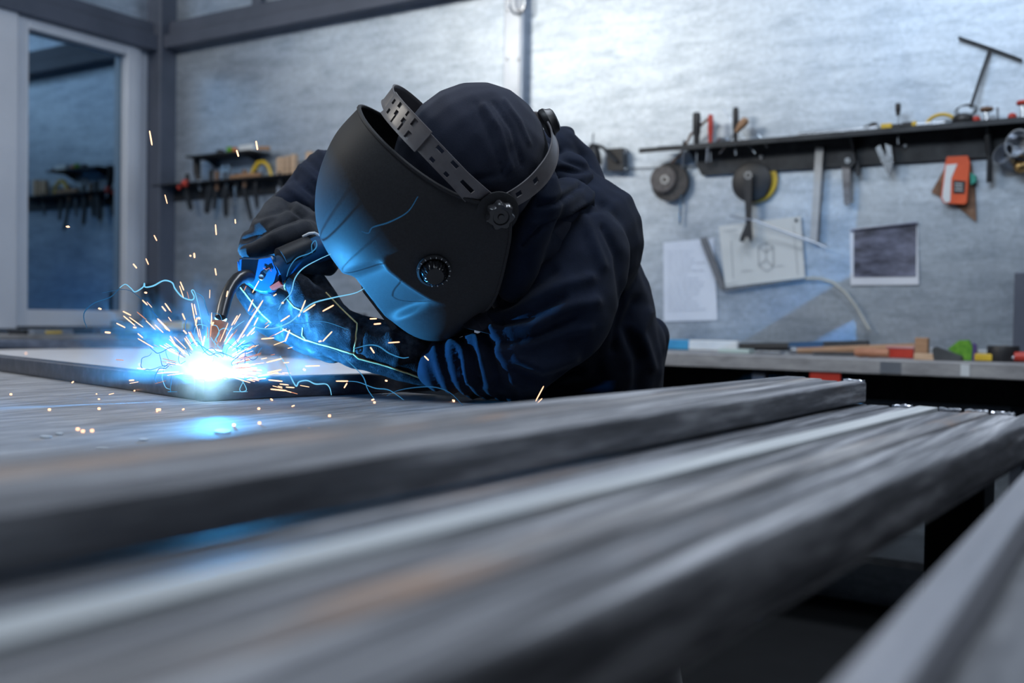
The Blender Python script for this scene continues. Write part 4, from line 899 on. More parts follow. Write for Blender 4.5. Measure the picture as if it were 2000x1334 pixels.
mb = MB(); mb.lathe(W(1470, 356, .016), WN, [(.0, 0), (.070, 0), (.074, .004), (.074, .016), (.066, .020), (.02, .021), (0, .021)], 44); build('front_disc', mb, BLACKP, parent=t, smooth=True, ang=30)
# open wrench
t = thing('open_wrench', W(1462, 470, .05), 'dark open ended wrench with a bright eye hanging before the yellow edged disc', 'wrench')
mb = MB(); wprism(mb, [(1455, 346), (1470, 346), (1468, 440), (1458, 440)], .05, .058); build('shank', mb, BLACKP, parent=t)
mb = MB(); wprism(mb, [(1458, 440), (1468, 440), (1470, 462), (1468, 474), (1463, 464), (1457, 463), (1452, 473), (1446, 471), (1450, 458)], .048, .060); build('jaw', mb, BLACKP, parent=t)
mb = MB(); c = W(1463, 343, .05); mb.lathe(c, WN, [(.007, 0), (.015, 0), (.015, .010), (.007, .010), (.007, 0)], 20); build('eye', mb, CHROME, parent=t, smooth=True, ang=30)
# long steel square
t = thing('steel_square', W(1597, 478, .02), 'long pale steel square hanging from the shelf', 'square')
mb = MB(); wprism(mb, [(1595, 289), (1610, 289), (1597, 476), (1584, 476)], .02, .034); build('long_leg', mb, noisy(mat('pale_bar', (.42, .43, .45), .5, .4), [(.36, .37, .39), (.48, .49, .5)], scale=20), parent=t)
build('thin_rod', rod([(1427, 422, .066), (1470, 430, .066), (1530, 452, .045), (1596, 476, .04), (1612, 484, .04)], .0035), bpy.data.materials['worn_steel'] if 'worn_steel' in bpy.data.materials else POSTM, label='thin bright rod crossing the drawing towards the steel square', cat='rod')
# pipe wrench, shiny pliers
t = thing('adjustable_wrench', W(1655, 400, .03), 'dark adjustable wrench hanging from the shelf between square and pliers', 'wrench')
mb = MB(); wprism(mb, [(1643, 300), (1672, 300), (1674, 318), (1664, 330), (1646, 326)], .02, .045); build('jaw', mb, DARKM, parent=t)
mb = MB(); wprism(mb, [(1646, 326), (1662, 328), (1663, 398), (1653, 402), (1650, 396)], .025, .04); build('handle', mb, noisy(mat('worn_steel', (.2, .2, .22), .5, .7), [(.1, .1, .11), (.3, .3, .32)], scale=20), parent=t)
mb = MB(); mb.lathe(W(1656, 314, .045), WN, [(.0, 0), (.010, 0), (.010, .006), (0, .006)], 12); mb2 = build('adjuster', mb, CHROME, parent=t)
mb = MB(); wprism(mb, [(1672, 312), (1680, 316), (1680, 344), (1674, 346)], .02, .032); build('hook_jaw', mb, DARKM, parent=t)
t = thing('pliers', W(1735, 345, .03), 'shiny chrome pliers hanging open from the shelf', 'pliers')
mb = MB(); wprism(mb, [(1712, 290), (1720, 284), (1730, 304), (1742, 334), (1736, 340), (1722, 316)], .03, .042); build('handle', mb, CHROME, parent=t)
mb = MB(); wprism(mb, [(1730, 282), (1742, 286), (1746, 318), (1738, 346), (1730, 332), (1734, 306)], .042, .054); build('handle', mb, CHROME, parent=t)
mb = MB(); mb.lathe(W(1734, 308, .054), WN, [(0, 0), (.010, 0), (.010, .004), (0, .004)], 12); build('pivot', mb, CHROME, parent=t)
# orange tape measure on a brown triangle of sanding sheet
mb = MB(); wprism(mb, [(1852, 316), (1880, 288), (1898, 320), (1905, 372), (1907, 434), (1860, 396), (1819, 376)], .006, .010); tri = build('sanding_sheet', mb, BROWN, label='brown triangular abrasive sheet hanging behind the orange packet', cat='sheet')
t = thing('orange_packet', W(1870, 400, .02), 'orange and white packet hanging in front of the brown abrasive sheet', 'packet')
mb = MB(); wprism(mb, [(1848, 322), (1852, 308), (1892, 306), (1896, 318), (1890, 396), (1886, 400), (1846, 398), (1840, 388)], .014, .038); build('body', mb, ORANGE, parent=t)
mb = MB(); wprism(mb, [(1848, 322), (1870, 320), (1858, 348), (1856, 394), (1846, 396), (1840, 386)], .038, .040); build('white_label', mb, WHITE, parent=t)
mb = MB(); wprism(mb, [(1862, 352), (1886, 354), (1884, 378), (1862, 378)], .038, .040); build('dark_label', mb, BLACKP, parent=t)
for yy in (358, 364, 370):
    mb = MB(); wprism(mb, [(1865, yy), (1880, yy + 1), (1880, yy + 2.6), (1865, yy + 1.6)], .040, .0405); build('print_line', mb, WHITE, parent=t)
mb = MB(); wprism(mb, [(1896, 338), (1908, 344), (1908, 356), (1898, 362)], .010, .030); build('teal_tag', mb, TEAL, label='teal tag sticking out behind the orange packet', cat='tag')
# metal jars at the right end
for (px, py, o_, r, lab) in ((1968, 306, .05, .036, 'tilted grey metal cup hanging at the right edge of the wall'), (1996, 282, .08, .042, 'round shiny metal cup with reddish rim at the right edge of the wall')):
    ax = (WN * .8 + WR * -.5 + Vector((0, 0, .35 if px < 1980 else .1))).normalized(); mb = MB(); c = W(px, py, o_); mb.lathe(c - ax * .03, ax, [(0, 0), (r, 0), (r * 1.02, .05), (r * 1.05, .055), (r * .93, .055), (r * .9, .01), (0, .01)], 28); build('metal_cup', mb, CHROME if px > 1980 else POSTM, smooth=True, ang=40, label=lab, cat='cup')
mb = MB(); mb.ball(W(1994, 326, .06), .022, 8); build('brass_cap', mb, noisy(mat('brass', (.45, .3, .12), .3, .9), [(.35, .22, .08), (.55, .38, .18)], scale=20), smooth=True, label='small brass ball hanging under the shiny metal cup', cat='ball')
# wire across to the lamp
build('thin_cable', rod([(1226, 329, .01), (1300, 327, .01), (1400, 324, .012)], .0018), BLACKP, label='thin dark cable running from the small lamp to the shelf', cat='cable')
t = thing('work_lamp', W(1190, 330, .05), 'small black work lamp on a short arm fixed to the wall', 'lamp')
mb = MB(); c = W(1158, 322, .07); mb.lathe(c, (0, 0, 1), [(.0, 0), (.033, 0), (.035, .01), (.028, .055), (.014, .082), (0, .086)], 20); build('lamp_head', mb, BLACKP, parent=t, smooth=True, ang=40)
mb = MB(); mb.tube([W(1158, 286, .07), W(1158, 268, .07), W(1159, 260, .07)], .003, 8); build('stem', mb, CHROME, parent=t)
mb = MB(); mb.tube([W(1160, 283, .07), W(1178, 288, .07), (W(1192, 305, .07)), W(1204, 316, .06)], .007, 10); build('arm', mb, BLACKP, parent=t, smooth=True)
mb = MB(); wprism(mb, [(1194, 294), (1226, 292), (1227, 336), (1196, 336)], .004, .05); build('wall_box', mb, BLACKP, parent=t)
for x, y in ((1221, 298), (1222, 330)):
    mb = MB(); mb.lathe(W(x, y, .05), WN, [(0, .003), (.004, .002), (.005, 0)], 8); build('screw', mb, CHROME, parent=t)

# papers
PAPER = noisy(mat('white_paper', (.68, .72, .8), .7), [(.62, .66, .75), (.72, .76, .84)], scale=5)
PAPERD = noisy(mat('drawing_paper', (.6, .61, .6), .7), [(.56, .575, .57), (.64, .655, .65)], scale=4)
INK = mat('pencil_ink', (.12, .13, .15), .8)
def sheet(name, pts, m, lab, cat, off=.004, curl=.004, parent=None, nu=10, nv=12):
    """slightly waved paper between four corners tl,tr,br,bl"""
    tl, tr_, br_, bl = [W(x, y, off) for x, y in pts]; mb = MB()
    for s in (0, 1):
        for i in range(nv + 1):
            for j in range(nu + 1):
                u, v = j / nu, i / nv; p = (tl * (1 - u) + tr_ * u) * (1 - v) + (bl * (1 - u) + br_ * u) * v
                mb.v.append(p + WN * (curl * (math.sin(u * 5 + v * 2) * .5 + .5) * (1 - .3 * v) + s * .0006))
    n = (nu + 1) * (nv + 1)
    for s in (0, 1):
        for i in range(nv):
            for j in range(nu): a = s * n + i * (nu + 1) + j; mb.f.append((a, a + 1, a + nu + 2, a + nu + 1))
    for j in range(nu):
        for i in (0, nv): a = i * (nu + 1) + j; mb.f.append((a, a + 1, a + n + 1, a + n))
    for i in range(nv):
        for j in (0, nu): a = i * (nu + 1) + j; mb.f.append((a, a + nu + 1, a + n + nu + 1, a + n))
    return build(name, mb, m, parent=parent, label=lab, cat=cat)
pA = sheet('paper_sheet', [(1296, 474), (1394, 465), (1402, 625), (1297, 628)], PAPER, 'white handwritten sheet on the wall, leftmost of the papers', 'paper', curl=.003)
rg = random.Random(3)
for k in range(16):
    y = 492 + k * 7.6; x0 = 1305; mb = MB(); x = x0
    L_ = rg.uniform(35, 75)
    while x < x0 + L_:
        ww = rg.uniform(4, 11); wprism(mb, [(x, y - (x - x0) * .04), (x + ww, y - (x + ww - x0) * .04), (x + ww, y + 1.0 - (x + ww - x0) * .04), (x, y + 1.0 - (x - x0) * .04)], .0078, .0083); x += ww + 3
    build('handwriting_line', mb, noisy(mat('faint_ink', (.42, .45, .52), .8), [(.38, .41, .48), (.46, .49, .56)], scale=10) if k == 0 else bpy.data.materials['faint_ink'], parent=pA)
pB = sheet('drawing_sheet', [(1404, 442), (1564, 422), (1573, 548), (1417, 562)], PAPERD, 'technical drawing on cream paper with a six sided figure', 'drawing', off=.010, curl=.003)
hexp = [(1497, 474), (1510, 482), (1511, 520), (1498, 530), (1482, 518), (1481, 482)]
mb = MB()
def inkline(mb, a, b, r=.0009, off=.0146): mb.tube([W(a[0], a[1], off), W(b[0], b[1], off)], r, 4)
for i in range(6): inkline(mb, hexp[i], hexp[(i + 1) % 6])
for q in ((1481, 482), (1510, 482)): inkline(mb, q, (1496, 492))
inkline(mb, (1496, 492), (1496, 508)); inkline(mb, (1496, 508), (1482, 518)); inkline(mb, (1496, 508), (1511, 520)); inkline(mb, (1497, 474), (1496, 492), .0006)
build('drawn_figure', mb, INK, parent=pB)
mb = MB()
for a, b in (((1414, 452), (1440, 449)), ((1414, 556), (1440, 553)), ((1428, 470), (1432, 544)), ((1516, 520), (1530, 518)), ((1448, 530), (1470, 528)), ((1550, 440), (1558, 536))): inkline(mb, a, b, .0006)
build('drawn_line', mb, INK, parent=pB)
mb = MB(); wprism(mb, [(1552, 428), (1557, 427), (1558, 432), (1553, 433)], .013, .016); build('sheet_clip', mb, BLACKP, parent=pB)
mb = MB(); wprism(mb, [(1367, 466), (1380, 463), (1398, 510), (1416, 560), (1413, 566), (1406, 566)], .016, .020); build('grey_strip', mb, noisy(mat('grey_strip', (.13, .14, .155), .6), [(.11, .115, .13), (.16, .165, .18)], scale=12), label='dark grey strip hanging slantwise between the two papers', cat='strip')
mb = MB(); wprism(mb, [(1411, 562), (1575, 542), (1577, 546), (1412, 570)], .016, .020); build('pale_ruler', mb, CHROME, label='narrow scaled metal rule along the bottom edge of the drawing', cat='ruler')
build('bent_hose', rod([(1574, 544, .024), (1600, 544, .024), (1626, 552, .024), (1650, 570, .024), (1670, 596, .024), (1686, 624, .024), (1698, 644, .024)], .0055, 10), noisy(mat('pale_hose', (.45, .47, .46), .5), [(.38, .4, .39), (.5, .52, .5)], scale=20), smooth=True, label='pale curved hose hanging on the wall below the drawing', cat='hose')
pC = sheet('photo_print', [(1660, 447), (1792, 433), (1795, 556), (1662, 557)], PAPER, 'dark photo print with a white lower border on the right wall', 'photo', curl=.006)
PHM = noisy(mat('dark_print', (.12, .13, .19), .45), [(.035, .038, .06), (.11, .12, .18), (.2, .22, .32)], scale=9, stretch=(1, 1, 3), rng=(.35, .65))
sheet('printed_area', [(1668, 452), (1790, 434), (1789, 540), (1668, 542)], PHM, None, None, off=.0055, curl=.006, parent=pC)
mb = MB(); cc = W(1660, 446, .012); mb.tube([W(1661, 450, .012), W(1700, 446, .014), W(1750, 440, .014), W(1792, 435, .012)], .004, 8); build('curled_edge', mb, PHM, parent=pC, smooth=True)
# faint wiped ring on the wall: an old hoop
mb = MB(); 
# ------------------------------------------------------------------ things lying on the right bench
def bt(px, off): return WZ(px, BZ, off)
def lay(name, px0, o0, px1, o1, r, m, lab, cat, parts=None, flat=None):
    a = bt(px0, o0) + Vector((0, 0, r)); b = bt(px1, o1) + Vector((0, 0, r)); mb = MB(); mb.tube([a, b], r, 12); return build(name, mb, m, smooth=True, ang=40, label=lab, cat=cat)
t = thing('level_tool', bt(1330, .12), 'light blue ended white tube lying at the left of the bench', 'tube')
for x0, x1, m, nm in ((1295, 1350, BLUEL, 'blue_end'), (1350, 1445, WHITE, 'white_tube')):
    a = bt(x0, .1); b = bt(x1, .1); mb = MB(); mb.box((a + b) / 2 + Vector((0, 0, .02)), (WR, WN, (0, 0, 1)), ((b - a).length / 2, .02, .019), .004); build(nm, mb, m, parent=t)
t = thing('long_clamp', bt(1560, .1), 'long dark bar with blue grips lying on the bench against the wall', 'bar')
for x0, x1, m, nm, r in ((1440, 1545, BLACKP, 'dark_section', .015), (1545, 1612, BLUEP, 'blue_grip', .019), (1612, 1698, BLACKP, 'end_section', .022)):
    a = bt(x0, .09) + Vector((0, 0, .016 + (x0 - 1440) * .00004)); b = bt(x1, .09) + Vector((0, 0, .018 + (x1 - 1440) * .00005)); mb = MB(); mb.tube([a, b], r, 12); build(nm, mb, m, parent=t, smooth=True, ang=40)
mb = MB(); a = bt(1412, .26); mb.box(bt(1440, .26) + Vector((0, 0, .008)), (WR, WN, (0, 0, 1)), (.055, .03, .007), .002); build('glass_plate', mb, mat('pale_green_plate', (.5, .62, .6), .2), label='pale greenish plate lying on the left part of the bench', cat='plate')
mb = MB(); mb.box(bt(1505, .25) + Vector((0, 0, .006)), (WR, WN, (0, 0, 1)), (.045, .02, .005), .002); build('steel_offcut', mb, CHROME, label='small bright steel offcut on the bench between plate and file', cat='offcut')
t = thing('wooden_file', bt(1650, .2), 'long wooden handled tool lying across the middle of the bench', 'tool')
a = bt(1556, .2) + Vector((0, 0, .013)); b = bt(1788, .13) + Vector((0, 0, .030)); mb = MB(); mb.tube([a, a.lerp(b, .5), b], [.010, .014, .018], 12); build('handle', mb, WOOD, parent=t, smooth=True)
mb = MB(); mb.tube([bt(1545, .21) + Vector((0, 0, .013)), a], .013, 12); build('ferrule', mb, CHROME, parent=t, smooth=True)
t = thing('wire_brush', bt(1700, .28), 'brown handled brush lying in front of the red box on the bench', 'brush')
a = bt(1672, .29) + Vector((0, 0, .016)); b = bt(1738, .29) + Vector((0, 0, .016)); mb = MB(); mb.tube([a, a.lerp(b, .15), a.lerp(b, .35), a.lerp(b, .5), a.lerp(b, .7), b], [.012, .016, .014, .0165, .014, .014], 12); build('handle', mb, noisy(mat('reddish_wood', (.45, .2, .11), .5), [(.36, .15, .08), (.52, .24, .14)], scale=14), parent=t, smooth=True)
mb = MB(); mb.tube([bt(1590, .3) + Vector((0, 0, .008)), a - Vector((0, 0, .006))], .005, 8); build('shaft', mb, DARKM, parent=t)
t = thing('red_box', bt(1765, .18), 'flat red box with a pale lid strip on the bench', 'box')
a = bt(1738, .2); b = bt(1790, .2); mb = MB(); mb.box((a + b) / 2 + Vector((0, 0, .016)), (WR, WN, (0, 0, 1)), ((b - a).length / 2, .035, .0155), .003); build('body', mb, RED, parent=t)
mb = MB(); mb.box((a + b) / 2 + Vector((0, 0, .0345)), (WR, WN, (0, 0, 1)), ((b - a).length / 2 + .002, .037, .003), .001); build('lid', mb, noisy(mat('pink_lid', (.6, .3, .3), .5), [(.5, .2, .2), (.66, .38, .38)], scale=9), parent=t)
t = thing('wood_block', bt(1802, .28), 'upright wooden block on a flat wooden offcut on the bench', 'block')
mb = MB(); mb.box(bt(1803, .28) + Vector((0, 0, .034)), (WR, WN, (0, 0, 1)), (.019, .018, .034), .002); build('upright_block', mb, WOOD, parent=t)
mb = MB(); mb.box(bt(1812, .33) + Vector((0, 0, .010)), (WR, WN, (0, 0, 1)), (.034, .018, .010), .002); build('flat_block', mb, WOODL, parent=t)
mb = MB(); mb.box(bt(1822, .24) + Vector((0, 0, .018)), (WR, WN, (0, 0, 1)), (.016, .02, .018), .003); build('white_box', mb, WHITE, label='small white box behind the wooden offcut on the bench', cat='box')
mb = MB(); q = [bt(1832, .30), bt(1885, .30), bt(1884, .30) + Vector((0, 0, .014)), bt(1870, .30) + Vector((0, 0, .022)), bt(1834, .30) + Vector((0, 0, .042)), bt(1828, .30) + Vector((0, 0, .034))]; mb.prism([p + Vector((0, 0, .0005)) for p in q], WN * .05); build('dust_pan', mb, noisy(mat('dark_rubber', (.05, .055, .06), .6), [(.035, .04, .045), (.07, .075, .08)], scale=10), label='dark grey wedge shaped scoop on the bench left of the green pad', cat='scoop')
t = thing('scouring_pad', bt(1886, .22), 'bright green scouring pad with a violet back leaning on the bench', 'pad')
c = bt(1886, .24); n_ = 9; mb = MB(); mb.prism([c - WR * .045 + Vector((0, 0, .034)), c - WR * .012 + Vector((0, 0, .062)), c + WR * .014 + Vector((0, 0, .064)), c + WR * .026 + Vector((0, 0, .04)), c + WR * .024 + Vector((0, 0, .001)), c + WR * .002 + Vector((0, 0, .001)), c - WR * .016 + Vector((0, 0, .018))], WN * .03); build('pad', mb, GREEN, parent=t)
mb = MB(); mb.prism([c + WR * .027 + Vector((0, 0, .056)), c + WR * .036 + Vector((0, 0, .048)), c + WR * .036 + Vector((0, 0, .001)), c + WR * .026 + Vector((0, 0, .001))], WN * .028); build('back_layer', mb, PURPLE, parent=t)
t = thing('yellow_clip', bt(1925, .26), 'yellow clip tool with white and violet parts on the bench', 'clip')
mb = MB(); mb.box(bt(1925, .26) + Vector((0, 0, .012)), (WR, WN, (0, 0, 1)), (.026, .018, .011), .004); build('body', mb, YELLOW, parent=t)
mb = MB(); mb.box(bt(1920, .22) + Vector((0, 0, .028)), (WR, WN, (0, 0, 1)), (.030, .012, .006), .002); build('top', mb, WHITE, parent=t)
t = thing('tape_roll', bt(1962, .24), 'black tape roll lying on the bench', 'tape')
mb = MB(); mb.lathe(bt(1962, .24) + Vector((0, 0, .0005)), (0, 0, 1), [(.022, 0), (.045, 0), (.046, .004), (.046, .044), (.044, .048), (.022, .048), (.022, 0)], 32); build('roll', mb, BLACKP, parent=t, smooth=True, ang=40)
mb = MB(); mb.lathe(bt(1962, .24) + Vector((0, 0, .001)), (0, 0, 1), [(.018, 0), (.0215, 0), (.0215, .047), (.018, .047), (.018, 0)], 32); build('core', mb, WOODL, parent=t, smooth=True, ang=40)
t = thing('red_grinder', bt(1998, .26), 'small red tool at the right end of the bench', 'tool')
mb = MB(); mb.tube([bt(1984, .27) + Vector((0, 0, .017)), bt(2020, .27) + Vector((0, 0, .017))], [.014, .017], 14); build('body', mb, RED, parent=t, smooth=True)
mb = MB(); mb.tube([bt(1980, .27) + Vector((0, 0, .013)), bt(1984, .27) + Vector((0, 0, .015))], .007, 12); build('nose', mb, CHROME, parent=t, smooth=True)
mb = MB(); c = WZ(1615, .80, .45); mb.box(c, (WR, WN, (0, 0, 1)), (.048, .004, .05), .002); build('red_tag', mb, RED, label='red card hanging under the front edge of the bench', cat='card')
# tape marks on the bench edge belong to the worktop
for px in (1742, 1888):
    mb = MB(); c = WZ(px, BZ - .022, .4615); mb.box(c, (WR, WN, (0, 0, 1)), (.012 if px > 1800 else .03, .0006, .017)); build('tape_piece', mb, WHITE if px > 1800 else POSTM, parent=None, label='pale scrap of tape on the bench edge below the ' + ('green pad' if px > 1800 else 'red box'), cat='tape')

# ------------------------------------------------------------------ left part of the right wall: tool rail and small shelf
t = thing('tool_rail', W(440, 365, .03), 'dark tool rail on the wall left of the welder, hung with tools', 'rail')
zr = W(430, 352, .09).z; a = sof(330); b_ = sof(640)
wb = lambda nm, s0, s1, z0, z1, o, th, m, par: wbar(nm, s0, s1, z0, z1, o, th, m, parent=par, bev=.002)
wb('rail_plate', a, b_, zr - .006, zr, .012, .10, DARKM, t); wb('rail_back', a, b_, zr - .075, zr, .002, .010, DARKM, t)
def tz(px, off=.06): p = W(px, 300, off); return Vector((p.x, p.y, zr))
def hang(name, pts, o0, o1, m, lab, cat): mb = MB(); wprism(mb, pts, o0, o1); return build(name, mb, m, label=lab, cat=cat)
t = thing('screwdriver', tz(384), 'black handled screwdriver standing in the left tool rail near the window', 'screwdriver')
mb = MB(); mb.tube([W(388, 352, .06), W(385, 340, .06), W(384, 306, .06)], [.012, .018, .02], 12); build('handle', mb, BLACKP, parent=t, smooth=True)
mb = MB(); mb.tube([W(388, 352, .06), W(392, 372, .06)], .008, 8); build('shaft', mb, CHROME, parent=t)
mb = MB(); mb.ball(W(362, 358, .1), .02, 7); mb.ball(W(350, 366, .1), .012, 7); build('red_weight', mb, RED, smooth=True, label='small dull red weight at the left end of the left tool rail', cat='weight')
for i, (x0, y0, x1, y1, ww, m, lab) in enumerate((
    (366, 380, 374, 412, 9, DARKM, 'short dark tool hanging leftmost under the left tool rail'),
    (412, 372, 406, 418, 13, DARKM, 'broad dark pliers hanging under the left tool rail before the bright reflection'),
    (424, 378, 420, 410, 6, BLACKP, 'narrow black tool hanging right beside the broad dark pliers'),
    (441, 374, 443, 424, 9, DARKM, 'dark spanner hanging in the middle of the left tool rail'),
    (462, 372, 462, 404, 5, CHROME, 'thin bright tool hanging in the left tool rail'),
    (478, 372, 492, 432, 6, DARKM, 'long slanted dark rod hanging in the left tool rail'),
    (500, 372, 504, 408, 7, DARKM, 'short grey spanner hanging right of the long slanted rod'),
    (548, 372, 546, 392, 6, CHROME, 'short bright tool hanging under the wooden blocks'))):
    o = .06; t = thing('hanging_tool', W(x1, y1, o), lab, 'tool')
    mb = MB(); wprism(mb, [(x0 - ww / 2, y0 - 8), (x0 + ww / 2, y0 - 8), (x1 + ww * .35, y1 - 6), (x1, y1), (x1 - ww * .35, y1 - 6)], o, o + .012); build('blade', mb, m, parent=t)
    mb = MB(); mb.tube([W(x0, y0 - 6, o + .006), W(x0, 352 - 12 - (i * 7) % 9, o + .006)], [.009, .012], 10); build('grip', mb, [BLACKP, DARKM, BROWN][i % 3], parent=t, smooth=True)
t = thing('spanner', tz(444), 'grey open spanner standing in the left tool rail', 'spanner')
mb = MB(); wprism(mb, [(440, 352), (447, 352), (449, 338), (452, 326), (446, 320), (446, 330), (441, 330), (440, 321), (434, 328), (438, 340)], .06, .07); build('head', mb, CHROME, parent=t)
mb = MB(); wprism(mb, [(440, 352), (447, 352), (446, 380), (441, 380)], .06, .07); build('shank', mb, CHROME, parent=t)
t = thing('handsaw', tz(480), 'tool with an orange wooden handle lying on the left tool rail', 'saw')
mb = MB(); mb.tube([tz(452, .07) + Vector((0, 0, .012)), tz(482, .07) + Vector((0, 0, .014)), tz(510, .07) + Vector((0, 0, .012))], [.012, .015, .011], 10); build('handle', mb, WOOD, parent=t, smooth=True)
mb = MB(); mb.tube([W(492, 346, .05), W(497, 330, .05), W(505, 318, .05), W(515, 316, .05), W(524, 324, .05), W(529, 338, .05), W(532, 348, .05)], [.014, .013, .012, .010, .009, .008, .008], 10); build('arched_clamp', mb, YELLOW, smooth=True, label='yellow arched handle standing on the left tool rail', cat='clamp')
for px, top, ww, lab in ((547, 308, 5, 'first pale wooden peg of the left tool rail'), (555, 307, 4, 'second pale wooden peg standing beside the first'), (564, 305, 4, 'third wooden peg from the left on the rail'), (575, 302, 6, 'tallest wooden peg of the left tool rail'), (606, 297, 8, 'wooden block standing beside the far sleeve')):
    a = tz(px, .06); h_ = W(px, top, .06).z - zr; mb = MB(); mb.box(a + Vector((0, 0, h_ / 2 + .0006)), (WR, WN, (0, 0, 1)), (ww * .0024, .012, h_ / 2), .002); build('wooden_peg', mb, WOODL, label=lab, cat='peg')
t = thing('small_shelf', W(465, 300, .05), 'small dark shelf above the left tool rail with odds and ends', 'shelf')
z2 = W(465, 296, .12).z; wb('shelf_plate', sof(404), sof(530), z2 - .008, z2, .002, .14, DARKM, t)
for px in (425, 505):
    s = sof(px); mb = MB(); c = CORNER + WR * s; mb.prism([c + WN * .003 + Vector((0, 0, z2 - .008)), c + WN * .10 + Vector((0, 0, z2 - .008)), c + WN * .003 + Vector((0, 0, z2 - .05))], WR * .006); build('bracket', mb, DARKM, parent=t)
def s2(px, off, h, r, m, nm, lab, cat): mb = MB(); c = WZ(px, z2 + .0006, off); mb.lathe(c, (0, 0, 1), [(0, 0), (r, 0), (r, h * .8), (r * .7, h), (0, h)], 14); return build(nm, mb, m, smooth=True, ang=40, label=lab, cat=cat)
s2(446, .08, .035, .016, GREEN, 'green_tin', 'small green tin on the little upper shelf', 'tin'); s2(456, .08, .03, .014, noisy(mat('orange_red', (.6, .2, .05), .5), [(.5, .15, .04), (.66, .25, .08)], scale=9), 'orange_tin', 'small orange tin on the little upper shelf', 'tin'); s2(428, .08, .026, .02, DARKM, 'dark_tin', 'flat dark tin on the left end of the little upper shelf', 'tin')
mb = MB(); mb.box(WZ(482, z2 + .018, .08), (WR, WN, (0, 0, 1)), (.05, .02, .017), .003); build('white_carton', mb, WHITE, label='white carton on the little upper shelf', cat='carton')
mb = MB(); mb.tube([WZ(502, z2 + .012, .09), WZ(524, z2 + .012, .06)], .011, 10); build('brown_stick', mb, WOOD, smooth=True, label='short brown stick at the right end of the little upper shelf', cat='stick')

# things on the corner bench behind the arc
def cb(px, off, z=BZ): return WZ(px, z, off)
t = thing('yellow_clamp', cb(345, .22), 'long yellow and dark tool lying on the corner bench behind the arc', 'tool')
mb = MB(); mb.box(cb(335, .22) + Vector((0, 0, .045)), (WR, WN, (0, 0, 1)), (.115, .03, .02), .006); build('body', mb, YELLOW, parent=t)
mb = MB(); mb.box(cb(335, .24) + Vector((0, 0, .014)), (WR, WN, (0, 0, 1)), (.10, .03, .013), .004); build('base', mb, BLACKP, parent=t)
mb = MB(); mb.tube([cb(352, .2) + Vector((0, 0, .06)), cb(362, .2) + Vector((0, 0, .012))], .016, 10); build('foot', mb, YELLOW, parent=t, smooth=True)
mb = MB(); mb.box(LW(262, 500, .16) * 1 + Vector((0, 0, BZ + .035 - LW(262, 500, .16).z)), (UD, LN, (0, 0, 1)), (.10, .05, .034), .006); build('tool_case', mb, noisy(mat('dark_olive', (.1, .1, .06), .6), [(.07, .07, .045), (.14, .13, .07)], scale=8), label='dull olive case in the corner below the window frame', cat='case')
t = thing('power_box', cb(296, .12), 'dark electrical box with a handle standing in the corner behind the sparks', 'box')
mb = MB(); c = cb(300, .10); mb.box(c + Vector((0, 0, .13)), (WR, WN, (0, 0, 1)), (.045, .04, .13), .006); build('body', mb, DARKM, parent=t)
mb = MB(); c = cb(286, .18); mb.tube([c + Vector((0, 0, .18)), c + Vector((0, 0, .22)), c + WR * .06 + Vector((0, 0, .22)), c + WR * .06 + Vector((0, 0, .03))], .008, 8); build('handle', mb, BLACKP, parent=t)
for px, h_, r, m, lab in ((345, .10, .035, BLACKP, 'black bottle standing on the corner bench'), (392, .07, .03, noisy(mat('gunmetal', (.15, .17, .2), .4, .5), [(.1, .12, .15), (.2, .22, .26)], scale=9), 'grey tin standing on the corner bench behind the nozzle'), (372, .05, .03, BLUEP, 'blue jar standing on the corner bench right of the yellow tool')):
    mb = MB(); mb.lathe(cb(px, .14) + Vector((0, 0, .0006)), (0, 0, 1), [(0, 0), (r, 0), (r, h_ * .7), (r * .5, h_ * .85), (r * .5, h_), (0, h_)], 18); build('container', mb, m, smooth=True, ang=40, label=lab, cat='container')
for px, hh, m, lab in ((140, .03, BLACKP, 'flat dark tool case lying on the bench under the window'), (60, .022, DARKM, 'dark steel offcut at the left on the bench under the window'), (205, .035, noisy(mat('slate', (.06, .07, .09), .5), [(.04, .05, .07), (.08, .09, .12)], scale=9), 'dark slate coloured box at the bench corner under the window')):
    p = LW(px, 600, .2); mb = MB(); mb.box(Vector((p.x, p.y, BZ + hh / 2 + .0006)), (UD, LN, (0, 0, 1)), (.075, .06, hh / 2), .004); build('tool_case', mb, m, label=lab, cat='case')
t = thing('short_level', LW(92, 640, .3) * 1, 'small pale tool with a yellow stripe on the bench under the window', 'tool'); t.location.z = BZ
p = LW(100, 600, .3); mb = MB(); mb.box(Vector((p.x, p.y, BZ + .012)), (UD, LN, (0, 0, 1)), (.10, .02, .0115), .003); build('body', mb, POSTM, parent=t)
mb = MB(); mb.box(Vector((p.x, p.y, BZ + .0125)) + LN * .021, (UD, LN, (0, 0, 1)), (.04, .002, .006), .001); build('stripe', mb, YELLOW, parent=t)
# perforated rack seen between glove and helmet
t = thing('perforated_rack', cb(690, .2), 'dark perforated block standing on the bench between glove and mask', 'rack')
mb = MB(); c = cb(690, .2)
mb.box(c + Vector((0, 0, .02)), (WR, WN, (0, 0, 1)), (.075, .05, .019), .004); build('base', mb, DARKM, parent=t)
for r_ in range(4):
    for k in range(4):
        mb = MB(); mb.lathe(c + WR * (-.05 + .033 * k) + WN * (.02 - .013 * r_) + Vector((0, 0, .039)), (0, 0, 1), [(.011, 0), (.011, .012 + .022 * r_), (.006, .014 + .022 * r_), (0, .014 + .022 * r_)], 10); build('peg', mb, BLACKP, parent=t, smooth=True, ang=40)

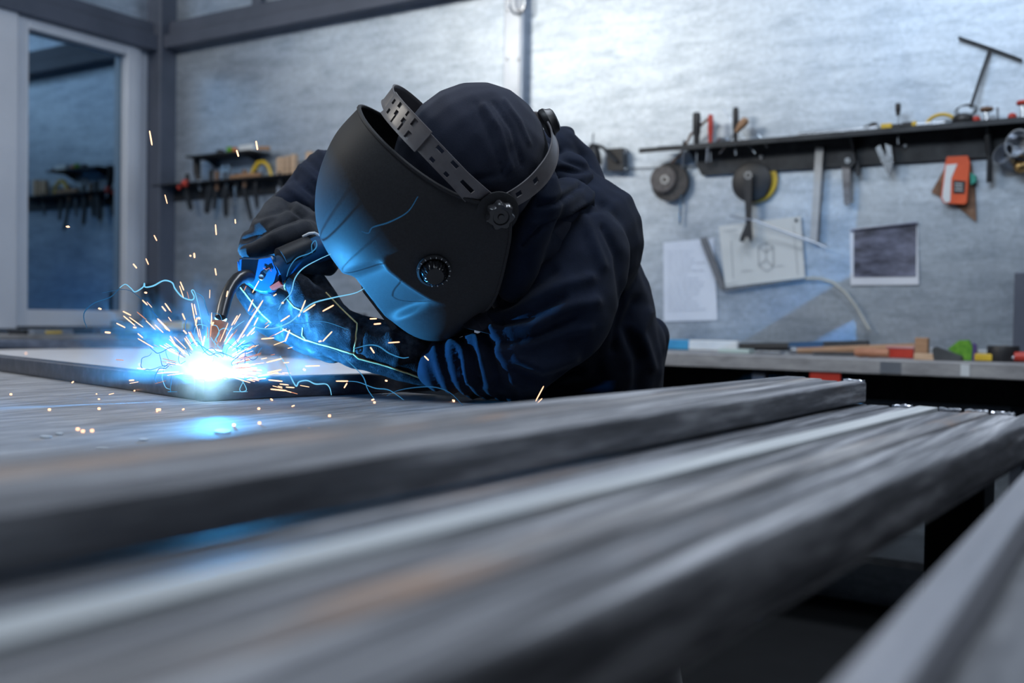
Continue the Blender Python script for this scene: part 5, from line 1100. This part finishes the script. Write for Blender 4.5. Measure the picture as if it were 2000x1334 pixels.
# ------------------------------------------------------------------ the arc, its bloom, smoke, trails and sparks
ar = thing('welding_arc', ARC, 'blinding white blue ball of bloom around the welding arc at the frame corner', 'arc')
def vol(name, fn):
    m = bpy.data.materials.new(name); m.use_nodes = True; nt = m.node_tree; nt.nodes.clear(); o = N(nt, 'ShaderNodeOutputMaterial'); fn(nt, o); return m
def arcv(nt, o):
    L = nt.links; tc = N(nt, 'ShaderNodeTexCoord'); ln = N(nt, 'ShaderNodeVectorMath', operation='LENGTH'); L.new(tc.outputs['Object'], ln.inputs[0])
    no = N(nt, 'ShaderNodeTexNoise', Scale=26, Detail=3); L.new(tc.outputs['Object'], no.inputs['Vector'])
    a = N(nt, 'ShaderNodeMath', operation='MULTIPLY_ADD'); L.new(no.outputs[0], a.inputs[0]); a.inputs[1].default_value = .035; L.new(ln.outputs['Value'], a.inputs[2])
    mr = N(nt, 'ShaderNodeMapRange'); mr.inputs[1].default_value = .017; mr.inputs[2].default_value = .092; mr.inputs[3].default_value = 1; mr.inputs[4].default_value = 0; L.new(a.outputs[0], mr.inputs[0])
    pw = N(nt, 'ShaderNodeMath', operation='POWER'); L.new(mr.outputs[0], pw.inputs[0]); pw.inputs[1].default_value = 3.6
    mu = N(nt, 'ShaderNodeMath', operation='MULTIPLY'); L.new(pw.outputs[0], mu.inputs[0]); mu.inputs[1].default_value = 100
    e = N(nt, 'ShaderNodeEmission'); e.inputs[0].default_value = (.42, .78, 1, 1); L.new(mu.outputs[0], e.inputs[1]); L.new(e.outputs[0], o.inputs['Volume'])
ARCV = vol('arc_bloom', arcv)  # bloom of the overexposed arc, put in as a glowing volume
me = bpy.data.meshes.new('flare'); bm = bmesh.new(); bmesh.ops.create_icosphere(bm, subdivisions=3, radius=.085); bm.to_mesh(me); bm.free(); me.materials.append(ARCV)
fl = bpy.data.objects.new('bloom_ball', me); COL.objects.link(fl); fl.parent = ar
def smk(nt, o):
    L = nt.links; tc = N(nt, 'ShaderNodeTexCoord'); n1 = N(nt, 'ShaderNodeTexNoise', Scale=9, Detail=5, Roughness=.6, Distortion=1.6); L.new(tc.outputs['Object'], n1.inputs['Vector'])
    mr = N(nt, 'ShaderNodeMapRange'); mr.inputs[1].default_value = .5; mr.inputs[2].default_value = .72; mr.inputs[3].default_value = 0; mr.inputs[4].default_value = 1; L.new(n1.outputs[0], mr.inputs[0])
    mp = N(nt, 'ShaderNodeMapping'); mp.inputs['Scale'].default_value = (1 / .24, 1 / .14, 1 / .13); L.new(tc.outputs['Object'], mp.inputs[0])
    ln = N(nt, 'ShaderNodeVectorMath', operation='LENGTH'); L.new(mp.outputs[0], ln.inputs[0])
    f = N(nt, 'ShaderNodeMapRange'); f.inputs[1].default_value = .25; f.inputs[2].default_value = 1; f.inputs[3].default_value = 1; f.inputs[4].default_value = 0; L.new(ln.outputs['Value'], f.inputs[0])
    m1 = N(nt, 'ShaderNodeMath', operation='MULTIPLY'); L.new(mr.outputs[0], m1.inputs[0]); L.new(f.outputs[0], m1.inputs[1])
    m2 = N(nt, 'ShaderNodeMath', operation='MULTIPLY'); L.new(m1.outputs[0], m2.inputs[0]); m2.inputs[1].default_value = 4.5
    v = N(nt, 'ShaderNodeVolumeScatter'); v.inputs['Color'].default_value = (.8, .9, 1, 1); v.inputs['Anisotropy'].default_value = .1; L.new(m2.outputs[0], v.inputs['Density']); L.new(v.outputs[0], o.inputs['Volume'])
me = bpy.data.meshes.new('smoke'); bm = bmesh.new(); bmesh.ops.create_icosphere(bm, subdivisions=3, radius=1); bmesh.ops.scale(bm, vec=(.24, .14, .13), verts=bm.verts); bm.to_mesh(me); bm.free(); me.materials.append(vol('smoke', smk))
so = bpy.data.objects.new('welding_smoke', me); COL.objects.link(so); so.location = P(385, 700, 1.50)
tag(so, 'thin bluish smoke curling around the welding arc', 'smoke', None, 'stuff')
# glowing fume trails
def crop(p): return (p[0] / 2.5 + 120, p[1] / 2.5 + 380)
def smoothp(pts, k=6):
    out = []
    for i in range(len(pts) - 1):
        p0 = pts[max(i - 1, 0)]; p1 = pts[i]; p2 = pts[i + 1]; p3 = pts[min(i + 2, len(pts) - 1)]
        for j in range(k):
            f = j / k; out.append(tuple(.5 * ((2 * b) + (-a + c) * f + (2 * a - 5 * b + 4 * c - d) * f * f + (-a + 3 * b - 3 * c + d) * f ** 3) for a, b, c, d in zip(p0, p1, p2, p3)))
    out.append(pts[-1]); return out
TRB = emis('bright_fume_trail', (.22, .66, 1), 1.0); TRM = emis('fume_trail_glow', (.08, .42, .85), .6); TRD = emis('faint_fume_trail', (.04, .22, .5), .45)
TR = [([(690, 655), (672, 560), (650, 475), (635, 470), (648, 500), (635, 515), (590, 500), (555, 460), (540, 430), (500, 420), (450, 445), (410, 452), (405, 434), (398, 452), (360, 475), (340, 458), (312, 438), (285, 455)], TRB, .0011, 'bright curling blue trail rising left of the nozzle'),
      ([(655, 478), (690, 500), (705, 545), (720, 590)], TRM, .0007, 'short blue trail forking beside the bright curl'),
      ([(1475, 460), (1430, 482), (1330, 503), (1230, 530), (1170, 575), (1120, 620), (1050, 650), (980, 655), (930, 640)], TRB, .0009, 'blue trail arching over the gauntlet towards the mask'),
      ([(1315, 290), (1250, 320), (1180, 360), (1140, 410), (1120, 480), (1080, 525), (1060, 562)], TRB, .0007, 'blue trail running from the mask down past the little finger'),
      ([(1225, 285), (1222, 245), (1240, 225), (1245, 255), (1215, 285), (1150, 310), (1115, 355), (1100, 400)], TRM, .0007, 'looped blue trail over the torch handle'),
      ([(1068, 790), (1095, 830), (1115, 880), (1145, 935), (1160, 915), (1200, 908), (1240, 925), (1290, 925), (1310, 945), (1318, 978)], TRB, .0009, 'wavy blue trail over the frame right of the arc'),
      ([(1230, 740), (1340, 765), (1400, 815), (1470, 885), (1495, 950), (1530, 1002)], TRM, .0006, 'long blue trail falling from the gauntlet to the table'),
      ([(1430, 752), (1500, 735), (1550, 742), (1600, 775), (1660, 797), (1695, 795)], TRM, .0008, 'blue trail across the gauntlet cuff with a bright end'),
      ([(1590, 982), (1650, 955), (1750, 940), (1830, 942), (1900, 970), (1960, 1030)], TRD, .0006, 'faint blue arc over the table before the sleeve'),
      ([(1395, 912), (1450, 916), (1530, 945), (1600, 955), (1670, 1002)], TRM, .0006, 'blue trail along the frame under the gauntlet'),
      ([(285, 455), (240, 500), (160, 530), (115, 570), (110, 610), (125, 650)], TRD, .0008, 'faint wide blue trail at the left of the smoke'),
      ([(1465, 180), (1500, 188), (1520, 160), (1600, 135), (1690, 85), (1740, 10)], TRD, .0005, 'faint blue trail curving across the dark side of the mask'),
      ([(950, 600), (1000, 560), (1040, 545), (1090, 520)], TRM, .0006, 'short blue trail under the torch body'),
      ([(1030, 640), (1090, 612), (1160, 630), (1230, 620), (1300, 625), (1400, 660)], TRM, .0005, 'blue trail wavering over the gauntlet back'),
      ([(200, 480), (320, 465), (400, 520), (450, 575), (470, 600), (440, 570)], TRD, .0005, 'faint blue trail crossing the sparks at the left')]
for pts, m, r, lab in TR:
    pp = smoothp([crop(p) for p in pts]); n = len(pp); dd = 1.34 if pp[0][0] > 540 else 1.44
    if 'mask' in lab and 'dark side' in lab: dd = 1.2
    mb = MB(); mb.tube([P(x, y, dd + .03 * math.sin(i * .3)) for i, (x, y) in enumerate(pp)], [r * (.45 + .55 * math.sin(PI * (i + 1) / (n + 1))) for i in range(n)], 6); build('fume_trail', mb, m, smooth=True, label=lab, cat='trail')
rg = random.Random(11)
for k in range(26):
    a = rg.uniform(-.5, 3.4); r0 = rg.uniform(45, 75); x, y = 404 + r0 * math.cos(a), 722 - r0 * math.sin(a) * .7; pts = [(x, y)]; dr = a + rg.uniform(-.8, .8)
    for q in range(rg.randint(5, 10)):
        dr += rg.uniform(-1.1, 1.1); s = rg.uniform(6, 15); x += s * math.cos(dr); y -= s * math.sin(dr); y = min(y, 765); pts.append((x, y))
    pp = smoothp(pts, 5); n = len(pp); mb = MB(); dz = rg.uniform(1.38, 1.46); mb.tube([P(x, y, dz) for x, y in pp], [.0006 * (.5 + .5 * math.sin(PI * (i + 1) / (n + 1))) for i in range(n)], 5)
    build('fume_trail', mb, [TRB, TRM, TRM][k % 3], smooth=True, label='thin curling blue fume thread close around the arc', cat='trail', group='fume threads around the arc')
# sparks
SPK = emis('hot_spark', (1, .52, .30), 2.6); SPD = emis('cooling_spark', (.9, .36, .2), .9)
spark_mesh = {}
def spark(a, b, r, m, lab, group):
    a, b = Vector(a), Vector(b); L_ = max((b - a).length, r * 2.2); key = m.name
    if key not in spark_mesh:
        me = bpy.data.meshes.new('spark'); mb = MB(); prof = [(0, -.5), (.55, -.48), (.9, -.40), (1, .1), (.9, .40), (.55, .48), (0, .5)]; mb.lathe((0, 0, 0), (0, 0, 1), prof, 8); me.from_pydata(mb.v, [], mb.f); me.update(); me.shade_smooth(); me.materials.append(m); spark_mesh[key] = me
    o = bpy.data.objects.new('spark', spark_mesh[key]); COL.objects.link(o); o.location = (a + b) / 2
    d = (b - a) if (b - a).length > 1e-5 else Vector((0, 0, 1)); o.rotation_euler = d.to_track_quat('Z', 'Y').to_euler(); o.scale = (r, r, L_); return tag(o, lab, 'spark', group)
SL = [(580, 425, 598, 468), (405, 478, 418, 480), (180, 555, 195, 560), (300, 570, 340, 590), (302, 592, 360, 640), (330, 598, 400, 648), (372, 678, 398, 700), (268, 628, 312, 650), (350, 648, 366, 650), (212, 672, 240, 675), (372, 702, 450, 748), (412, 615, 460, 660), (455, 635, 498, 675), (468, 605, 530, 668), (595, 662, 612, 680), (505, 530, 532, 568), (490, 545, 510, 570), (395, 515, 420, 540), (668, 600, 676, 608), (752, 145, 756, 198), (848, 120, 850, 142), (505, 0, 517, 45), (22, 155, 34, 160), (626, 298, 634, 300), (648, 285, 650, 310), (412, 312, 425, 342), (350, 338, 368, 360), (452, 198, 466, 226), (932, 480, 965, 420), (1035, 495, 1050, 485), (1158, 598, 1192, 515), (1092, 718, 1115, 660), (905, 692, 945, 648), (912, 570, 936, 512), (860, 715, 985, 515), (1075, 530, 1085, 528), (1275, 718, 1322, 668), (1255, 718, 1270, 715), (1180, 575, 1240, 535), (1275, 570, 1330, 540), (1505, 607, 1540, 606), (1525, 633, 1560, 630), (1595, 724, 1652, 720), (1772, 788, 1793, 810), (1508, 745, 1528, 775), (1065, 970, 1095, 990), (1118, 972, 1124, 974), (868, 975, 882, 992), (1022, 998, 1040, 1010), (945, 985, 975, 1000), (1095, 940, 1138, 943), (1065, 925, 1110, 930), (1010, 905, 1080, 912), (1125, 1034, 1150, 1026), (1515, 1003, 1538, 996), (1340, 911, 1400, 911), (1380, 945, 1395, 920), (1580, 908, 1592, 910), (1910, 1003, 1922, 1014), (465, 1060, 482, 1040), (592, 1050, 604, 1045), (170, 973, 175, 975), (180, 998, 192, 1000), (50, 920, 60, 912), (355, 958, 362, 955), (330, 908, 355, 906), (370, 848, 410, 853), (1180, 852, 1192, 858), (1190, 838, 1262, 836), (636, 530, 650, 608), (830, 640, 860, 590), (806, 500, 812, 470), (750, 360, 756, 395), (975, 705, 1040, 700), (1000, 820, 1080, 800), (1005, 870, 1075, 855), (960, 888, 1060, 868), (905, 905, 1000, 898), (1020, 950, 1100, 958), (560, 735, 600, 780), (600, 700, 640, 760), (620, 670, 665, 740), (735, 640, 742, 622), (700, 690, 690, 740), (530, 690, 560, 740), (655, 640, 662, 600), (590, 580, 604, 612), (960, 600, 940, 640), (1115, 590, 1070, 620)]
GN = 'sparks flying from the arc'; GLAB = 'small orange white spark flying off the welding arc'
rg = random.Random(5)
for (x0, y0, x1, y1) in SL:
    a, b = crop((x0, y0)), crop((x1, y1)); d = rg.uniform(1.28, 1.40)
    if a[1] > 762: d = None
    r = rg.uniform(.0006, .0009) * (1.35 if math.hypot(x1 - x0, y1 - y0) < 30 else 1)
    if d is None:
        z = TZ + .002; A_, B_ = onz(a[0], a[1], z), onz(b[0], b[1], z); spark(A_, A_ + (B_ - A_) * .5, r, SPK, 'orange spark lying on the table plate among others', 'sparks skipping over the table')
    else: spark(P(*a, d), P(*b, d), r, SPK, GLAB, GN)
for (x0, y0, x1, y1, d, r, lab) in ((292, 255, 297, 284, 1.4, .0011, 'long spark high up before the corner post'), (500, 275, 503, 293, 1.4, .0013, 'spark high above the torch right of the small shelf'), (462, 293, 466, 306, 1.4, .0013, 'spark before the small shelf on the left'), (132, 441, 136, 444, 1.4, .0009, 'tiny spark before the dark window'),
                                    (1889, 909, 1906, 910, .80, .0030, 'large blurred spark floating before the tubes at the right'), (1062, 754, 1046, 784, 1.32, .0007, 'thin orange spark streak leaping before the elbow'), (1059, 778, 1041, 795, 1.32, .0007, 'lower orange spark streak before the elbow'), (1031, 790, 1027, 795, 1.32, .0009, 'tiny orange spark left of the two streaks before the elbow')):
    spark(P(x0, y0, d), P(x1, y1, d), r, SPK, lab, None)
for k in range(120):
    a = rg.choice([rg.uniform(-.35, 1.3), rg.uniform(1.5, 3.5), rg.uniform(-.3, .6)]); r0 = rg.uniform(48, 70) if k < 70 else rg.uniform(70, 190); L_ = rg.uniform(14, 48) if k < 70 else rg.uniform(8, 28)
    x, y = 406 + r0 * math.cos(a), 722 - r0 * math.sin(a) * .95; x2, y2 = x + L_ * math.cos(a), y - L_ * math.sin(a) * .95
    if max(y, y2) > 778: continue
    d = rg.uniform(1.34, 1.45); spark(P(x, y, d), P(x2, y2, d + rg.uniform(-.02, .02)), rg.uniform(.00035, .0006), SPK if rg.random() < .7 else SPD, GLAB, GN)
for (x, y) in ((504, 798), (505, 826), (642, 812), (440, 772), (455, 830), (540, 775), (150, 838), (160, 842), (178, 841), (95, 800), (20, 770), (192, 798), (306, 800), (602, 836), (787, 825), (885, 783), (730, 786), (50, 690), (272, 712), (310, 800)):
    A_ = onz(x, y, TZ + .0018); spark(A_, A_ + Vector((.002, 0, 0)), .0016, SPK, 'orange spark lying on the table plate among others', 'sparks skipping over the table')
# spatter and scraps on the table
for (x, y, w_, h_, lab) in ((433, 842, 44, 9, 'bright flat scrap of foil on the table before the arc'), (90, 853, 26, 4, 'thin bright scrap on the table at the left'), (115, 847, 22, 4, 'second thin bright scrap beside the first at the left'), (280, 858, 24, 4, 'thin pale scrap on the table between foil and tubes'), (200, 873, 30, 4, 'long pale scratch shaving on the table near the tubes')):
    c = onz(x, y, TZ + .0008); ex = (onz(x + w_ / 2, y, TZ + .0008) - c); ey = (onz(x, y - h_ / 2, TZ + .0008) - c); mb = MB(); pts = []
    for k in range(9):
        a = 2 * PI * k / 9; q = random.uniform(.55, 1); pts.append(c + ex * math.cos(a) * q + ey * math.sin(a) * q)
    mb.prism(pts, Vector((0, 0, .0006))); build('metal_scrap', mb, STEELL, label=lab, cat='scrap')
